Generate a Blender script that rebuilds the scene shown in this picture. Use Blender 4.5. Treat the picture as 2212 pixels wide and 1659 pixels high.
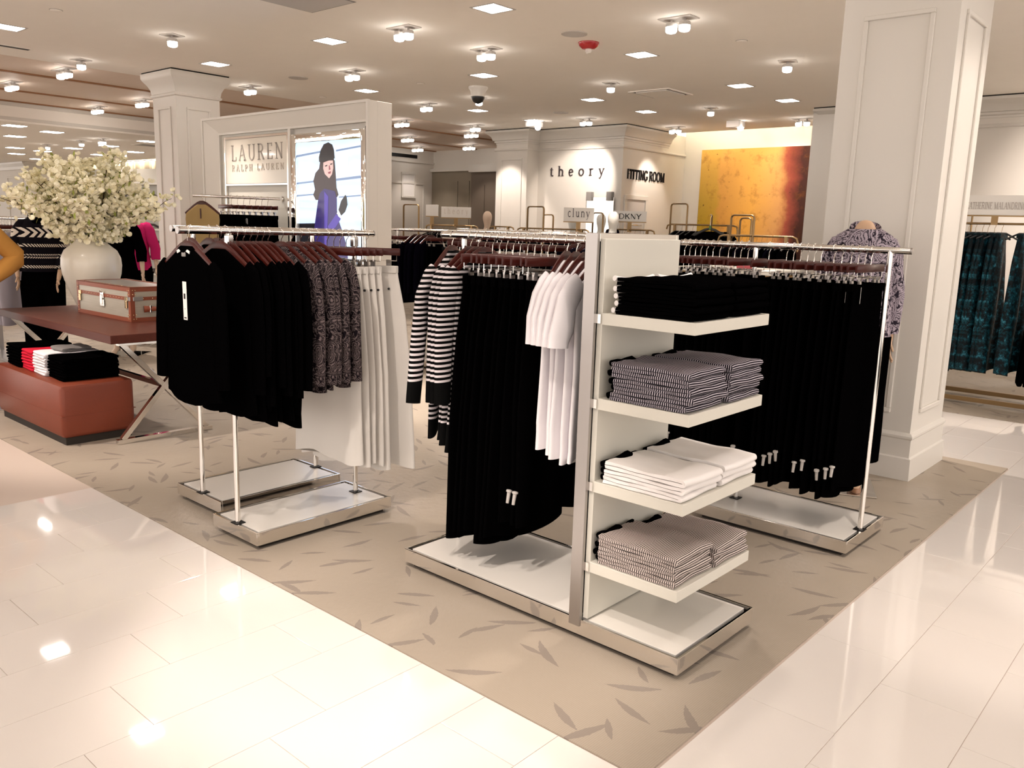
import bpy, bmesh, math, random
from mathutils import Vector, Matrix
PI = math.pi
random.seed(7)
for o in list(bpy.data.objects):
    bpy.data.objects.remove(o)
SC = bpy.context.scene
COL = SC.collection

# ------------------------------------------------------------------ camera
def make_camera():
    yaw, pitch, roll, f = -0.72108, -0.18467, 0.030144, 1810.4
    F = Vector((math.cos(pitch)*math.sin(yaw), math.cos(pitch)*math.cos(yaw), math.sin(pitch)))
    r = Vector((math.cos(yaw), -math.sin(yaw), 0)); u = r.cross(F)
    R = r*math.cos(roll) + u*math.sin(roll); U = -r*math.sin(roll) + u*math.cos(roll)
    cd = bpy.data.cameras.new('camera'); co = bpy.data.objects.new('camera', cd)
    COL.objects.link(co)
    cd.sensor_width = 36.0; cd.sensor_fit = 'HORIZONTAL'; cd.lens = f/2212*36.0
    cd.clip_start = 0.05; cd.clip_end = 200
    m = Matrix(((R.x, U.x, -F.x, 0), (R.y, U.y, -F.y, 0), (R.z, U.z, -F.z, 1.5), (0, 0, 0, 1)))
    co.matrix_world = m
    SC.camera = co
make_camera()

# ------------------------------------------------------------------ world, exposure
W = bpy.data.worlds.new('world'); SC.world = W; W.use_nodes = True
W.node_tree.nodes['Background'].inputs[0].default_value = (1.0, 0.895, 0.82, 1)
W.node_tree.nodes['Background'].inputs[1].default_value = 1.75
SC.view_settings.view_transform = 'Standard'; SC.view_settings.look = 'None'
SC.view_settings.gamma = 1.0; SC.view_settings.use_curve_mapping = False
SC.view_settings.exposure = EXPOSURE = 0.28
SC.cycles.use_denoising = True
SC.cycles.max_bounces = 12; SC.cycles.diffuse_bounces = 10; SC.cycles.glossy_bounces = 4
SC.cycles.caustics_reflective = False; SC.cycles.caustics_refractive = False
SC.cycles.sample_clamp_indirect = 12.0
LAMP = (1.0, 0.905, 0.85)      # warm colour of every shop lamp
DOWN_E = 21.0                   # radiance of the square ceiling lamps
SPOT_E = 1.0                    # multiplier on the spot lamps

# ------------------------------------------------------------------ materials
MATS = {}
class NT:
    def __init__(s, name):
        s.m = bpy.data.materials.new(name); s.m.use_nodes = True
        s.t = s.m.node_tree; s.n = s.t.nodes; s.l = s.t.links
        s.b = s.n['Principled BSDF']
    def node(s, typ, **kw):
        nd = s.n.new(typ)
        for k, v in kw.items():
            if k.startswith('i_'):
                key = k[2:]
                key = int(key) if key.isdigit() else key.replace('_', ' ')
                inp = nd.inputs[key]
                if hasattr(v, 'is_linked') or hasattr(v, 'links'):
                    s.l.new(v, inp)
                else:
                    inp.default_value = v
            else:
                setattr(nd, k, v)
        return nd
    def math(s, op, a, b=0.0, c=None):
        nd = s.n.new('ShaderNodeMath'); nd.operation = op
        for i, v in enumerate((a, b) if c is None else (a, b, c)):
            if isinstance(v, (int, float)): nd.inputs[i].default_value = v
            else: s.l.new(v, nd.inputs[i])
        return nd.outputs[0]
    def mix(s, fac, a, b):
        nd = s.n.new('ShaderNodeMix'); nd.data_type = 'RGBA'
        for idx, v in ((0, fac), (6, a), (7, b)):
            if isinstance(v, (int, float)): nd.inputs[idx].default_value = v
            elif isinstance(v, tuple): nd.inputs[idx].default_value = (*v[:3], 1)
            else: s.l.new(v, nd.inputs[idx])
        return nd.outputs[2]
    def ramp(s, fac, stops, interp='LINEAR'):
        nd = s.n.new('ShaderNodeValToRGB'); cr = nd.color_ramp; cr.interpolation = interp
        while len(cr.elements) < len(stops): cr.elements.new(0.5)
        for e, (p, c) in zip(cr.elements, stops):
            e.position = p; e.color = (*c[:3], 1)
        s.l.new(fac, nd.inputs[0]); return nd.outputs[0]
    def obj(s):
        return s.node('ShaderNodeTexCoord').outputs['Object']
    def sep(s, v):
        nd = s.node('ShaderNodeSeparateXYZ'); s.l.new(v, nd.inputs[0]); return nd.outputs
    def noise(s, vec, scale, detail=3, rough=0.5, out='Fac'):
        nd = s.node('ShaderNodeTexNoise'); s.l.new(vec, nd.inputs['Vector'])
        nd.inputs['Scale'].default_value = scale; nd.inputs['Detail'].default_value = detail
        nd.inputs['Roughness'].default_value = rough
        return nd.outputs[out]
    def bump(s, h, strength=0.3, dist=0.01):
        nd = s.node('ShaderNodeBump'); nd.inputs['Strength'].default_value = strength
        nd.inputs['Distance'].default_value = dist; s.l.new(h, nd.inputs['Height'])
        s.l.new(nd.outputs[0], s.b.inputs['Normal']); return nd
    def set(s, **kw):
        for k, v in kw.items():
            inp = s.b.inputs[k.replace('_', ' ')]
            if isinstance(v, tuple) and len(v) == 3: v = (*v, 1)
            if hasattr(v, 'is_linked'): s.l.new(v, inp)
            else: inp.default_value = v
        return s

def M(name, col, rough=0.5, metal=0.0, spec=0.5, coat=0.0, emit=None, es=0.0, var=0.0, vs=6.0, bump=0.0, bs=60.0):
    t = NT(name)
    t.set(Base_Color=col, Roughness=rough, Metallic=metal, Specular_IOR_Level=spec, Coat_Weight=coat)
    if coat: t.set(Coat_Roughness=0.08)
    if emit: t.set(Emission_Color=emit, Emission_Strength=es)
    if var or bump:
        o = t.obj()
        if var:
            n = t.noise(o, vs, 4)
            t.set(Base_Color=t.mix(n, tuple(c*(1-var) for c in col), tuple(min(1, c*(1+var)) for c in col)))
        if bump:
            t.bump(t.noise(o, bs, 3), bump, 0.004)
    MATS[name] = t.m
    return t.m

M('wall_white', (0.68, 0.65, 0.60), 0.55, spec=0.3, var=0.02)
M('ceiling_white', (0.92, 0.885, 0.83), 0.85, spec=0.1, var=0.015)
M('trim_white', (0.66, 0.635, 0.59), 0.4, spec=0.4)
M('shelf_white', (0.59, 0.575, 0.515), 0.32, spec=0.45, var=0.015)
M('board_white', (0.70, 0.68, 0.64), 0.22, spec=0.5, var=0.01)
M('taupe', (0.25, 0.215, 0.165), 0.6, spec=0.3, var=0.03)
M('taupe_dark', (0.155, 0.125, 0.098), 0.6, spec=0.3, var=0.03)
M('chrome', (0.80, 0.77, 0.73), 0.09, 1.0, var=0.03)
M('brushed', (0.43, 0.405, 0.39), 0.3, 1.0)
M('mirror', (0.86, 0.86, 0.83), 0.03, 1.0)
M('gold', (0.30, 0.20, 0.10), 0.38, 1.0, var=0.08)
M('brass', (0.70, 0.52, 0.30), 0.22, 1.0)
M('black_gap', (0.006, 0.005, 0.005), 0.5, spec=0.2)
M('dark_plinth', (0.03, 0.024, 0.02), 0.6, spec=0.2)
M('black_plastic', (0.012, 0.012, 0.012), 0.3)
M('grey_plastic', (0.42, 0.40, 0.38), 0.5)
M('slate_grey', (0.22, 0.21, 0.2), 0.5)
M('white_plastic', (0.80, 0.78, 0.74), 0.35)
M('red_plastic', (0.42, 0.012, 0.018), 0.25, coat=0.4)
M('clear_lens', (0.75, 0.72, 0.68), 0.1)
M('fixture_white', (0.55, 0.52, 0.49), 0.5)
M('black_cloth', (0.0010, 0.0009, 0.0010), 1.0, spec=0.0)
M('navy_cloth', (0.0025, 0.002, 0.005), 1.0, spec=0.0)
M('white_cloth', (0.66, 0.635, 0.60), 0.9, spec=0.1, bump=0.15, bs=9)
M('cool_white_cloth', (0.72, 0.695, 0.72), 0.85, spec=0.1, bump=0.15, bs=9)
M('folded_white', (0.74, 0.715, 0.705), 0.9, spec=0.1, bump=0.1, bs=12)
M('red_cloth', (0.52, 0.012, 0.035), 0.9, spec=0.1)
M('pink_cloth', (0.50, 0.018, 0.13), 0.9, spec=0.1, bump=0.2, bs=14)
M('grey_cloth', (0.17, 0.16, 0.155), 0.9, spec=0.1)
M('lilac_cloth', (0.36, 0.33, 0.37), 0.9, spec=0.1, bump=0.2, bs=8)
M('mustard_cloth', (0.47, 0.23, 0.055), 0.9, spec=0.1, bump=0.3, bs=12)
M('tan_suede', (0.36, 0.255, 0.115), 0.9, spec=0.1, var=0.12, bump=0.2, bs=20)
M('ivory_ceramic', (0.66, 0.62, 0.53), 0.28, spec=0.5, coat=0.3, var=0.03, vs=3)
M('skin_mannequin', (0.53, 0.355, 0.235), 0.45, spec=0.3)
M('pale_mannequin', (0.70, 0.545, 0.42), 0.45, spec=0.3)
M('white_mannequin', (0.80, 0.80, 0.75), 0.4, spec=0.4)
M('paper', (0.80, 0.78, 0.76), 0.7)
M('print_dark', (0.02, 0.018, 0.018), 0.6, spec=0.1)
M('sign_grey', (0.38, 0.35, 0.32), 0.6, spec=0.1)
M('sign_pale', (0.55, 0.50, 0.45), 0.6, spec=0.1)
M('letter_dark', (0.035, 0.025, 0.03), 0.4)
M('pad_grey', (0.55, 0.53, 0.51), 0.5)
M('petal', (0.92, 0.885, 0.71), 0.75, spec=0.15, var=0.06, vs=30)
M('leaf', (0.30, 0.34, 0.08), 0.6, spec=0.2, var=0.2, vs=30)
M('twig', (0.045, 0.022, 0.012), 0.8, spec=0.1)
M('wood_edge', (0.30, 0.14, 0.055), 0.5)
M('lens_glow', (1, 1, 1), 0.5, emit=(1.0, 0.93, 0.86), es=16.0)
M('lamp_glow', (1, 1, 1), 0.5, emit=LAMP, es=DOWN_E)
M('cove_glow', (1, 1, 1), 0.5, emit=(1.0, 0.86, 0.62), es=30.0)
M('far_glow', (1, 1, 1), 0.5, emit=LAMP, es=34.0)
M('gun_shoe', (0.03, 0.022, 0.02), 0.35)
M('tan_shoe', (0.30, 0.15, 0.08), 0.4)
M('bag_green', (0.06, 0.16, 0.03), 0.5)

def wood(name, c0, c1, rough, coat, sc=(1, 14, 14)):
    t = NT(name); o = t.obj()
    mp = t.node('ShaderNodeMapping'); t.l.new(o, mp.inputs[0]); mp.inputs['Scale'].default_value = sc
    n = t.noise(mp.outputs[0], 3.0, 6, 0.6)
    t.set(Base_Color=t.mix(n, c0, c1), Roughness=rough, Coat_Weight=coat, Coat_Roughness=0.12, Specular_IOR_Level=0.22)
    MATS[name] = t.m
wood('hanger_wood', (0.030, 0.004, 0.003), (0.070, 0.010, 0.006), 0.36, 0.15)
wood('table_wood', (0.060, 0.014, 0.009), (0.11, 0.028, 0.017), 0.42, 0.0)
wood('ceiling_wood', (0.70, 0.58, 0.49), (0.78, 0.66, 0.57), 0.6, 0.0, (1, 6, 6))

def leather(name, col, sc=90):
    t = NT(name); o = t.obj()
    n = t.noise(o, 3.0, 4); v = t.node('ShaderNodeTexVoronoi'); t.l.new(o, v.inputs['Vector']); v.inputs['Scale'].default_value = sc
    t.set(Base_Color=t.mix(n, tuple(c*0.8 for c in col), tuple(c*1.15 for c in col)), Roughness=0.42, Specular_IOR_Level=0.4)
    t.bump(v.outputs['Distance'], 0.12, 0.002); MATS[name] = t.m
leather('brown_leather', (0.185, 0.038, 0.017))
leather('tan_leather', (0.20, 0.048, 0.020), 120)

def metal_sheet():
    t = NT('trunk_metal'); o = t.obj()
    mp = t.node('ShaderNodeMapping'); t.l.new(o, mp.inputs[0]); mp.inputs['Scale'].default_value = (1.5, 1.5, 40)
    n = t.noise(mp.outputs[0], 4, 4)
    t.set(Base_Color=t.mix(n, (0.30, 0.275, 0.22), (0.44, 0.40, 0.33)), Metallic=0.35, Roughness=0.4); MATS['trunk_metal'] = t.m
metal_sheet()

def tile_mat():
    t = NT('floor_tile'); oi = t.node('ShaderNodeObjectInfo'); g = t.node('ShaderNodeNewGeometry')
    n = t.noise(g.outputs['Position'], 1.3, 4, 0.6)
    c = t.mix(n, (0.70, 0.66, 0.625), (0.745, 0.71, 0.675))
    hs = t.node('ShaderNodeHueSaturation'); t.l.new(c, hs.inputs['Color'])
    t.l.new(t.math('MULTIPLY_ADD', oi.outputs['Random'], 0.03, 0.985), hs.inputs['Value'])
    t.set(Base_Color=hs.outputs[0], Roughness=0.045, Specular_IOR_Level=0.6, Coat_Weight=0.25, Coat_Roughness=0.03)
    MATS['floor_tile'] = t.m
tile_mat()
M('grout', (0.52, 0.44, 0.385), 0.8, spec=0.1)

def carpet_mat():
    t = NT('carpet'); g = t.node('ShaderNodeNewGeometry'); P = g.outputs['Position']
    leaf = None
    for k, (sc, ln, wd, keep, off) in enumerate(((3.9, 0.085, 0.0150, 0.55, 0.0), (3.3, 0.100, 0.0165, 0.50, 7.3), (4.9, 0.060, 0.0115, 0.45, 13.1))):
        mp = t.node('ShaderNodeMapping'); t.l.new(P, mp.inputs[0]); mp.inputs['Location'].default_value = (off, off*0.37, 0)
        v = t.node('ShaderNodeTexVoronoi', voronoi_dimensions='2D'); t.l.new(mp.outputs[0], v.inputs['Vector'])
        v.inputs['Scale'].default_value = sc; v.inputs['Randomness'].default_value = 1.0
        cx = t.sep(v.outputs['Position']); px = t.sep(mp.outputs[0])
        dx = t.math('SUBTRACT', px[0], cx[0]); dy = t.math('SUBTRACT', px[1], cx[1])
        rc = t.node('ShaderNodeSeparateColor'); t.l.new(v.outputs['Color'], rc.inputs[0])
        ang = t.math('MULTIPLY', rc.outputs[0], 6.283)
        ca = t.math('COSINE', ang); sa = t.math('SINE', ang)
        u = t.math('ADD', t.math('MULTIPLY', dx, ca), t.math('MULTIPLY', dy, sa))
        w = t.math('SUBTRACT', t.math('MULTIPLY', dy, ca), t.math('MULTIPLY', dx, sa))
        # curved leaf outline, a little ragged
        w = t.math('ADD', w, t.math('MULTIPLY', t.math('MULTIPLY', u, u), t.math('MULTIPLY_ADD', rc.outputs[2], 3.0, -1.5)))
        rag = t.math('MULTIPLY_ADD', t.noise(P, 90, 2), 0.008, -0.004)
        hw = t.math('MULTIPLY', t.math('SUBTRACT', 1.0, t.math('POWER', t.math('DIVIDE', t.math('ABSOLUTE', u), ln), 1.7)), wd)
        inside = t.math('GREATER_THAN', t.math('ADD', hw, rag), t.math('ABSOLUTE', w))
        inside = t.math('MULTIPLY', inside, t.math('LESS_THAN', t.math('ABSOLUTE', u), ln))
        inside = t.math('MULTIPLY', inside, t.math('LESS_THAN', rc.outputs[1], keep))
        leaf = inside if leaf is None else t.math('MAXIMUM', leaf, inside)
    n = t.noise(P, 2.2, 4); n2 = t.noise(P, 160, 2)
    base = t.mix(n, (0.36, 0.31, 0.25), (0.42, 0.36, 0.295))
    px = t.sep(P)
    rib = t.math('SINE', t.math('MULTIPLY', px[0], 900.0))
    base = t.mix(t.math('MULTIPLY_ADD', rib, 0.14, 0.14), base, (0.22, 0.19, 0.15))
    base = t.mix(t.math('MULTIPLY', n2, 0.25), base, (0.27, 0.225, 0.17))
    col = t.mix(t.math('MULTIPLY', leaf, 0.86), base, (0.235, 0.20, 0.172))
    # clear protective film lies over the carpet in wrinkled patches
    film = t.ramp(t.noise(P, 1.1, 2), [(0.42, (0, 0, 0)), (0.56, (1, 1, 1))])
    wr = t.noise(P, 26, 5, 0.62)
    t.set(Base_Color=col, Roughness=0.8, Specular_IOR_Level=0.25, Coat_Weight=t.math('MULTIPLY_ADD', film, 0.5, 0.08), Coat_Roughness=0.16)
    nd = t.node('ShaderNodeBump'); nd.inputs['Strength'].default_value = 0.5; nd.inputs['Distance'].default_value = 0.01
    t.l.new(wr, nd.inputs['Height']); t.l.new(nd.outputs[0], t.b.inputs['Coat Normal'])
    MATS['carpet'] = t.m
carpet_mat()

def stripe_z(name, period, duty, dark, light, lo=None, hi=None, axis=2, warp=0.004):
    """bands across an object axis; below lo the cloth is plain dark"""
    t = NT(name); o = t.obj(); s = t.sep(o)
    z = t.math('ADD', s[axis], t.math('MULTIPLY', t.noise(o, 5, 2), warp))
    fr = t.math('FRACT', t.math('ADD', t.math('DIVIDE', z, period), 50.0))
    f = t.math('LESS_THAN', fr, duty)
    if lo is not None: f = t.math('MULTIPLY', f, t.math('GREATER_THAN', s[2], lo))
    t.set(Base_Color=t.mix(f, dark, light), Roughness=0.9, Specular_IOR_Level=0.08); MATS[name] = t.m
stripe_z('sailor_stripe', 0.0212, 0.46, (0.0015, 0.0015, 0.0015), (0.62, 0.57, 0.59), lo=-0.79)
stripe_z('pin_stripe_v', 0.022, 0.3, (0.003, 0.003, 0.003), (0.62, 0.62, 0.62), axis=0)
stripe_z('sleeve_stripe', 0.0212, 0.46, (0.0015, 0.0015, 0.0015), (0.62, 0.57, 0.59), lo=-0.60)

def stripe_uv(name, period, duty, dark, light):
    t = NT(name); uv = t.node('ShaderNodeUVMap'); s = t.sep(uv.outputs[0])
    fr = t.math('FRACT', t.math('DIVIDE', s[0], period))
    t.set(Base_Color=t.mix(t.math('LESS_THAN', fr, duty), dark, light), Roughness=0.9, Specular_IOR_Level=0.08); MATS[name] = t.m
stripe_uv('stripe_dark', 0.0080, 0.40, (0.008, 0.006, 0.010), (0.46, 0.42, 0.47))
stripe_uv('stripe_light', 0.0075, 0.58, (0.014, 0.010, 0.010), (0.56, 0.49, 0.46))

def paisley(name, dark, light, sc=9.0, th=0.55):
    t = NT(name); o = t.obj()
    nz = t.noise(o, sc*0.9, 2, 0.5, out='Color')
    vm = t.node('ShaderNodeVectorMath', operation='MULTIPLY_ADD'); t.l.new(nz, vm.inputs[0])
    vm.inputs[1].default_value = (0.16, 0.16, 0.16); t.l.new(o, vm.inputs[2])
    v = t.node('ShaderNodeTexVoronoi'); t.l.new(vm.outputs[0], v.inputs['Vector']); v.inputs['Scale'].default_value = sc
    rings = t.math('SINE', t.math('MULTIPLY', v.outputs['Distance'], 46.0))
    n2 = t.noise(vm.outputs[0], sc*5, 2)
    curls = t.math('SINE', t.math('MULTIPLY', n2, 60.0))
    f = t.math('MAXIMUM', t.math('GREATER_THAN', rings, th), t.math('GREATER_THAN', curls, th+0.2))
    f = t.math('MULTIPLY', f, t.math('GREATER_THAN', t.noise(o, 30, 2), 0.40))
    t.set(Base_Color=t.mix(f, dark, light), Roughness=0.9, Specular_IOR_Level=0.08); MATS[name] = t.m
paisley('paisley_dark', (0.006, 0.004, 0.006), (0.135, 0.105, 0.105), 12.0, 0.62)
paisley('paisley_grey', (0.022, 0.017, 0.026), (0.36, 0.31, 0.36), 9.0, 0.2)

def velvet():
    t = NT('teal_velvet'); o = t.obj()
    n = t.ramp(t.noise(o, 22, 6, 0.7), [(0.46, (0.001, 0.004, 0.006)), (0.58, (0.004, 0.05, 0.07)), (0.68, (0.05, 0.24, 0.33))])
    t.set(Base_Color=n, Roughness=0.6, Specular_IOR_Level=0.15); MATS['teal_velvet'] = t.m
velvet()
def dotted():
    t = NT('dotted_navy'); o = t.obj(); v = t.node('ShaderNodeTexVoronoi'); t.l.new(o, v.inputs['Vector']); v.inputs['Scale'].default_value = 60
    t.set(Base_Color=t.mix(t.math('LESS_THAN', v.outputs['Distance'], 0.22), (0.006, 0.005, 0.014), (0.32, 0.30, 0.40)), Roughness=0.9, Specular_IOR_Level=0.08); MATS['dotted_navy'] = t.m
dotted()
def nordic():
    t = NT('nordic_knit'); o = t.obj(); s = t.sep(o)
    ang = t.math('MULTIPLY', t.math('ADD', s[0], t.math('MULTIPLY', s[1], 0.7)), 1.0)
    f = None
    for z0, z1, per, sl, du in ((1.275, 1.365, 0.06, 1.0, 0.55), (1.185, 1.213, 0.022, 0.8, 0.5), (1.105, 1.118, 0.02, 0.9, 0.55), (1.078, 1.093, 0.018, -0.9, 0.5), (0.985, 1.012, 0.02, 0.8, 0.5)):
        band = t.math('MULTIPLY', t.math('GREATER_THAN', s[2], z0), t.math('LESS_THAN', s[2], z1))
        zz = t.math('ABSOLUTE', t.math('SUBTRACT', s[2], (z0+z1)/2)) if z0 > 1.27 else s[2]
        ph = t.math('FRACT', t.math('ADD', t.math('DIVIDE', t.math('ADD', ang, t.math('MULTIPLY', zz, sl)), per), 20.0))
        b = t.math('MULTIPLY', band, t.math('LESS_THAN', ph, du))
        f = b if f is None else t.math('MAXIMUM', f, b)
    t.set(Base_Color=t.mix(f, (0.004, 0.003, 0.005), (0.62, 0.55, 0.47)), Roughness=0.9, Specular_IOR_Level=0.08); MATS['nordic_knit'] = t.m
nordic()

def painting_mat():
    t = NT('painting'); o = t.obj(); s = t.sep(o)   # object x runs 0..2.25 across, z 0..1.9 up
    n = t.noise(o, 1.6, 6, 0.65); n2 = t.noise(o, 5, 6, 0.7)
    u = t.math('ADD', t.math('DIVIDE', s[0], 2.30), t.math('MULTIPLY_ADD', n, 0.22, -0.11))
    c = t.ramp(u, [(0.0, (0.42, 0.28, 0.025)), (0.16, (0.50, 0.31, 0.03)), (0.20, (0.62, 0.30, 0.06)), (0.45, (0.72, 0.36, 0.06)), (0.66, (0.60, 0.30, 0.10)), (0.74, (0.28, 0.06, 0.035)), (0.84, (0.05, 0.014, 0.010)), (1.0, (0.045, 0.020, 0.008))])
    top = t.ramp(t.math('DIVIDE', s[2], 1.9), [(0.3, (0, 0, 0)), (0.95, (1, 1, 1))])
    left = t.ramp(u, [(0.60, (1, 1, 1)), (0.72, (0, 0, 0))])
    f = t.math('MULTIPLY', t.math('MULTIPLY', top, left), 0.55)
    c = t.mix(f, c, (0.85, 0.47, 0.14))
    c = t.mix(t.math('MULTIPLY', t.ramp(n2, [(0.52, (0, 0, 0)), (0.70, (1, 1, 1))]), 0.55), c, (0.20, 0.07, 0.012))
    sp = t.ramp(t.noise(o, 14, 3), [(0.70, (0, 0, 0)), (0.73, (1, 1, 1))])
    c = t.mix(t.math('MULTIPLY', sp, 0.7), c, (0.06, 0.02, 0.005))
    t.set(Base_Color=c, Roughness=0.6, Specular_IOR_Level=0.2); MATS['painting'] = t.m
painting_mat()
def frosted():
    t = NT('sign_glass'); t.set(Base_Color=(0.70, 0.66, 0.58), Roughness=0.08, Specular_IOR_Level=0.5, Coat_Weight=0.3); MATS['sign_glass'] = t.m
frosted()
def screen_mats():
    t = NT('screen_sky'); o = t.obj(); s = t.sep(o)
    n = t.noise(o, 2.0, 3)
    st = t.math('SINE', t.math('MULTIPLY', t.math('ADD', s[2], t.math('MULTIPLY', n, 0.10)), 34.0))
    c = t.mix(t.math('MULTIPLY_ADD', st, 0.22, 0.35), (0.50, 0.70, 1.0), (0.80, 0.90, 1.0))
    t.set(Base_Color=(0.02, 0.02, 0.02), Roughness=0.06, Emission_Color=c, Emission_Strength=1.25); MATS['screen_sky'] = t.m
    for nm, c, e in (('screen_line', (0.22, 0.30, 0.46), 1.0), ('screen_hat', (0.012, 0.012, 0.016), 1.0), ('screen_hair', (0.035, 0.018, 0.020), 1.0), ('screen_skin', (0.72, 0.47, 0.42), 1.0),
                     ('screen_coat', (0.030, 0.018, 0.13), 1.0), ('screen_coat_light', (0.075, 0.04, 0.36), 1.0), ('screen_dark', (0.008, 0.008, 0.012), 1.0), ('screen_lip', (0.30, 0.06, 0.08), 1.0), ('screen_pale', (0.80, 0.84, 0.92), 1.0)):
        M(nm, (0.02, 0.02, 0.02), 0.12, emit=c, es=e)
screen_mats()
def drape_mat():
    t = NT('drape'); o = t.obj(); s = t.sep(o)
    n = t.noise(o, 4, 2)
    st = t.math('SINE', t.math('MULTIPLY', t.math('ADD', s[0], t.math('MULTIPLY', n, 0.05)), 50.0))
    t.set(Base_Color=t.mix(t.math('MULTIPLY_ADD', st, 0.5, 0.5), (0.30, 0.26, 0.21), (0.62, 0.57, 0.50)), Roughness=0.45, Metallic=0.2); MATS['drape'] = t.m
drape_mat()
# ------------------------------------------------------------------ helpers
class MB:
    """collects shapes in one bmesh; build() links them as ONE mesh object"""
    def __init__(s): s.bm = bmesh.new(); s.uvl = None
    def quad(s, pts):
        return s.bm.faces.new([s.bm.verts.new(p) for p in pts])
    def box(s, x0, y0, z0, x1, y1, z1, c=0.0, mat=None):
        vs = [Vector((x, y, z)) for x in (x0, x1) for y in (y0, y1) for z in (z0, z1)]
        if mat is not None: vs = [mat @ v for v in vs]
        v = [s.bm.verts.new(p) for p in vs]
        fs = [s.bm.faces.new([v[i] for i in q]) for q in ((0, 1, 3, 2), (4, 6, 7, 5), (0, 4, 5, 1), (2, 3, 7, 6), (0, 2, 6, 4), (1, 5, 7, 3))]
        if c:
            es = {e for f in fs for e in f.edges}
            bmesh.ops.bevel(s.bm, geom=list(es), offset=c, segments=2 if c > 0.006 else 1, affect='EDGES', profile=0.5)
        return s
    def cbox(s, cx, cy, cz, sx, sy, sz, c=0.0, rz=0.0, ry=0.0, rx=0.0):
        m = Matrix.Translation((cx, cy, cz)) @ Matrix.Rotation(rz, 4, 'Z') @ Matrix.Rotation(ry, 4, 'Y') @ Matrix.Rotation(rx, 4, 'X')
        return s.box(-sx/2, -sy/2, -sz/2, sx/2, sy/2, sz/2, c, m)
    def loft(s, rings, cap0=True, cap1=True, closed=True):
        R = [[s.bm.verts.new(p) for p in r] for r in rings]
        n = len(R[0])
        for a, b in zip(R, R[1:]):
            for i in range(n if closed else n-1):
                j = (i+1) % n
                try: s.bm.faces.new((a[i], a[j], b[j], b[i]))
                except ValueError: pass
        if closed and cap0: s.bm.faces.new(R[0][::-1])
        if closed and cap1: s.bm.faces.new(R[-1])
        return s
    def tube(s, path, r, n=8, cap=True, ry=None, up=None):
        P = [Vector(p) for p in path]; k = len(P)
        rs = r if isinstance(r, (list, tuple)) else [r]*k
        ry = rs if ry is None else (ry if isinstance(ry, (list, tuple)) else [ry]*k)
        t0 = (P[1]-P[0]).normalized()
        a = Vector(up) if up else (Vector((0, 0, 1)) if abs(t0.z) < 0.9 else Vector((1, 0, 0)))
        rings = []
        for i, p in enumerate(P):
            t = (P[min(i+1, k-1)]-P[max(i-1, 0)]).normalized()
            b = t.cross(a)
            if b.length < 1e-6: b = t.orthogonal()
            b.normalize(); a2 = b.cross(t).normalized(); a = a2
            rings.append([p + b*(math.cos(q)*rs[i]) + a2*(math.sin(q)*ry[i]) for q in (2*PI*j/n for j in range(n))])
        return s.loft(rings, cap, cap)
    def lathe(s, prof, n=24, cx=0, cy=0, cap0=True, cap1=True):
        return s.loft([[(cx+r*math.cos(2*PI*j/n), cy+r*math.sin(2*PI*j/n), z) for j in range(n)] for r, z in prof], cap0, cap1)
    def prism(s, pts, y0, y1):
        """polygon in x-z pushed from y0 to y1"""
        return s.loft([[(x, y0, z) for x, z in pts], [(x, y1, z) for x, z in pts]])
    def build(s, name, mat, parent=None, smooth=False, ang=45):
        bmesh.ops.recalc_face_normals(s.bm, faces=s.bm.faces)
        me = bpy.data.meshes.new(name); s.bm.to_mesh(me); s.bm.free()
        me.materials.append(MATS[mat] if isinstance(mat, str) else mat)
        if smooth:
            me.shade_smooth(); me.set_sharp_from_angle(angle=math.radians(ang))
        o = bpy.data.objects.new(name, me); COL.objects.link(o)
        if parent is not None: o.parent = parent
        return o

def tag(o, label=None, cat=None, group=None, kind=None):
    if label: o['label'] = label
    if cat: o['category'] = cat
    if group: o['group'] = group
    if kind: o['kind'] = kind
    return o
def thing(name, label, cat, loc=(0, 0, 0), rz=0.0, group=None):
    o = bpy.data.objects.new(name, None); COL.objects.link(o); o.empty_display_size = 0.05
    o.location = loc; o.rotation_euler = (0, 0, rz)
    return tag(o, label, cat, group)
def struct(mb, name, mat, smooth=False, parent=None, ang=45):
    o = mb.build(name, mat, parent, smooth, ang)
    if parent is None: o['kind'] = 'structure'
    return o
KIDS = {}
def kids(o):
    return [c for c in bpy.data.objects if c.parent == o]
def dup(root, loc, rz=0.0, label=None, group=None, rx=0.0):
    """copy of a thing with its parts and sub-parts, sharing mesh data"""
    if root.name not in KIDS: KIDS[root.name] = [(c, kids(c)) for c in kids(root)]
    r = root.copy(); COL.objects.link(r); r.location = loc; r.rotation_euler = (rx, 0, rz)
    if label: r['label'] = label
    if group: r['group'] = group
    for c, gs in KIDS[root.name]:
        d = c.copy(); COL.objects.link(d); d.parent = r
        for g in gs:
            e = g.copy(); COL.objects.link(e); e.parent = d
    return r
def sole(o, label, cat, group=None): return tag(o, label, cat, group)
ORD = ('first second third fourth fifth sixth seventh eighth ninth tenth eleventh twelfth thirteenth fourteenth fifteenth sixteenth seventeenth eighteenth nineteenth twentieth '
       'twenty-first twenty-second twenty-third twenty-fourth twenty-fifth twenty-sixth twenty-seventh twenty-eighth').split()

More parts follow.
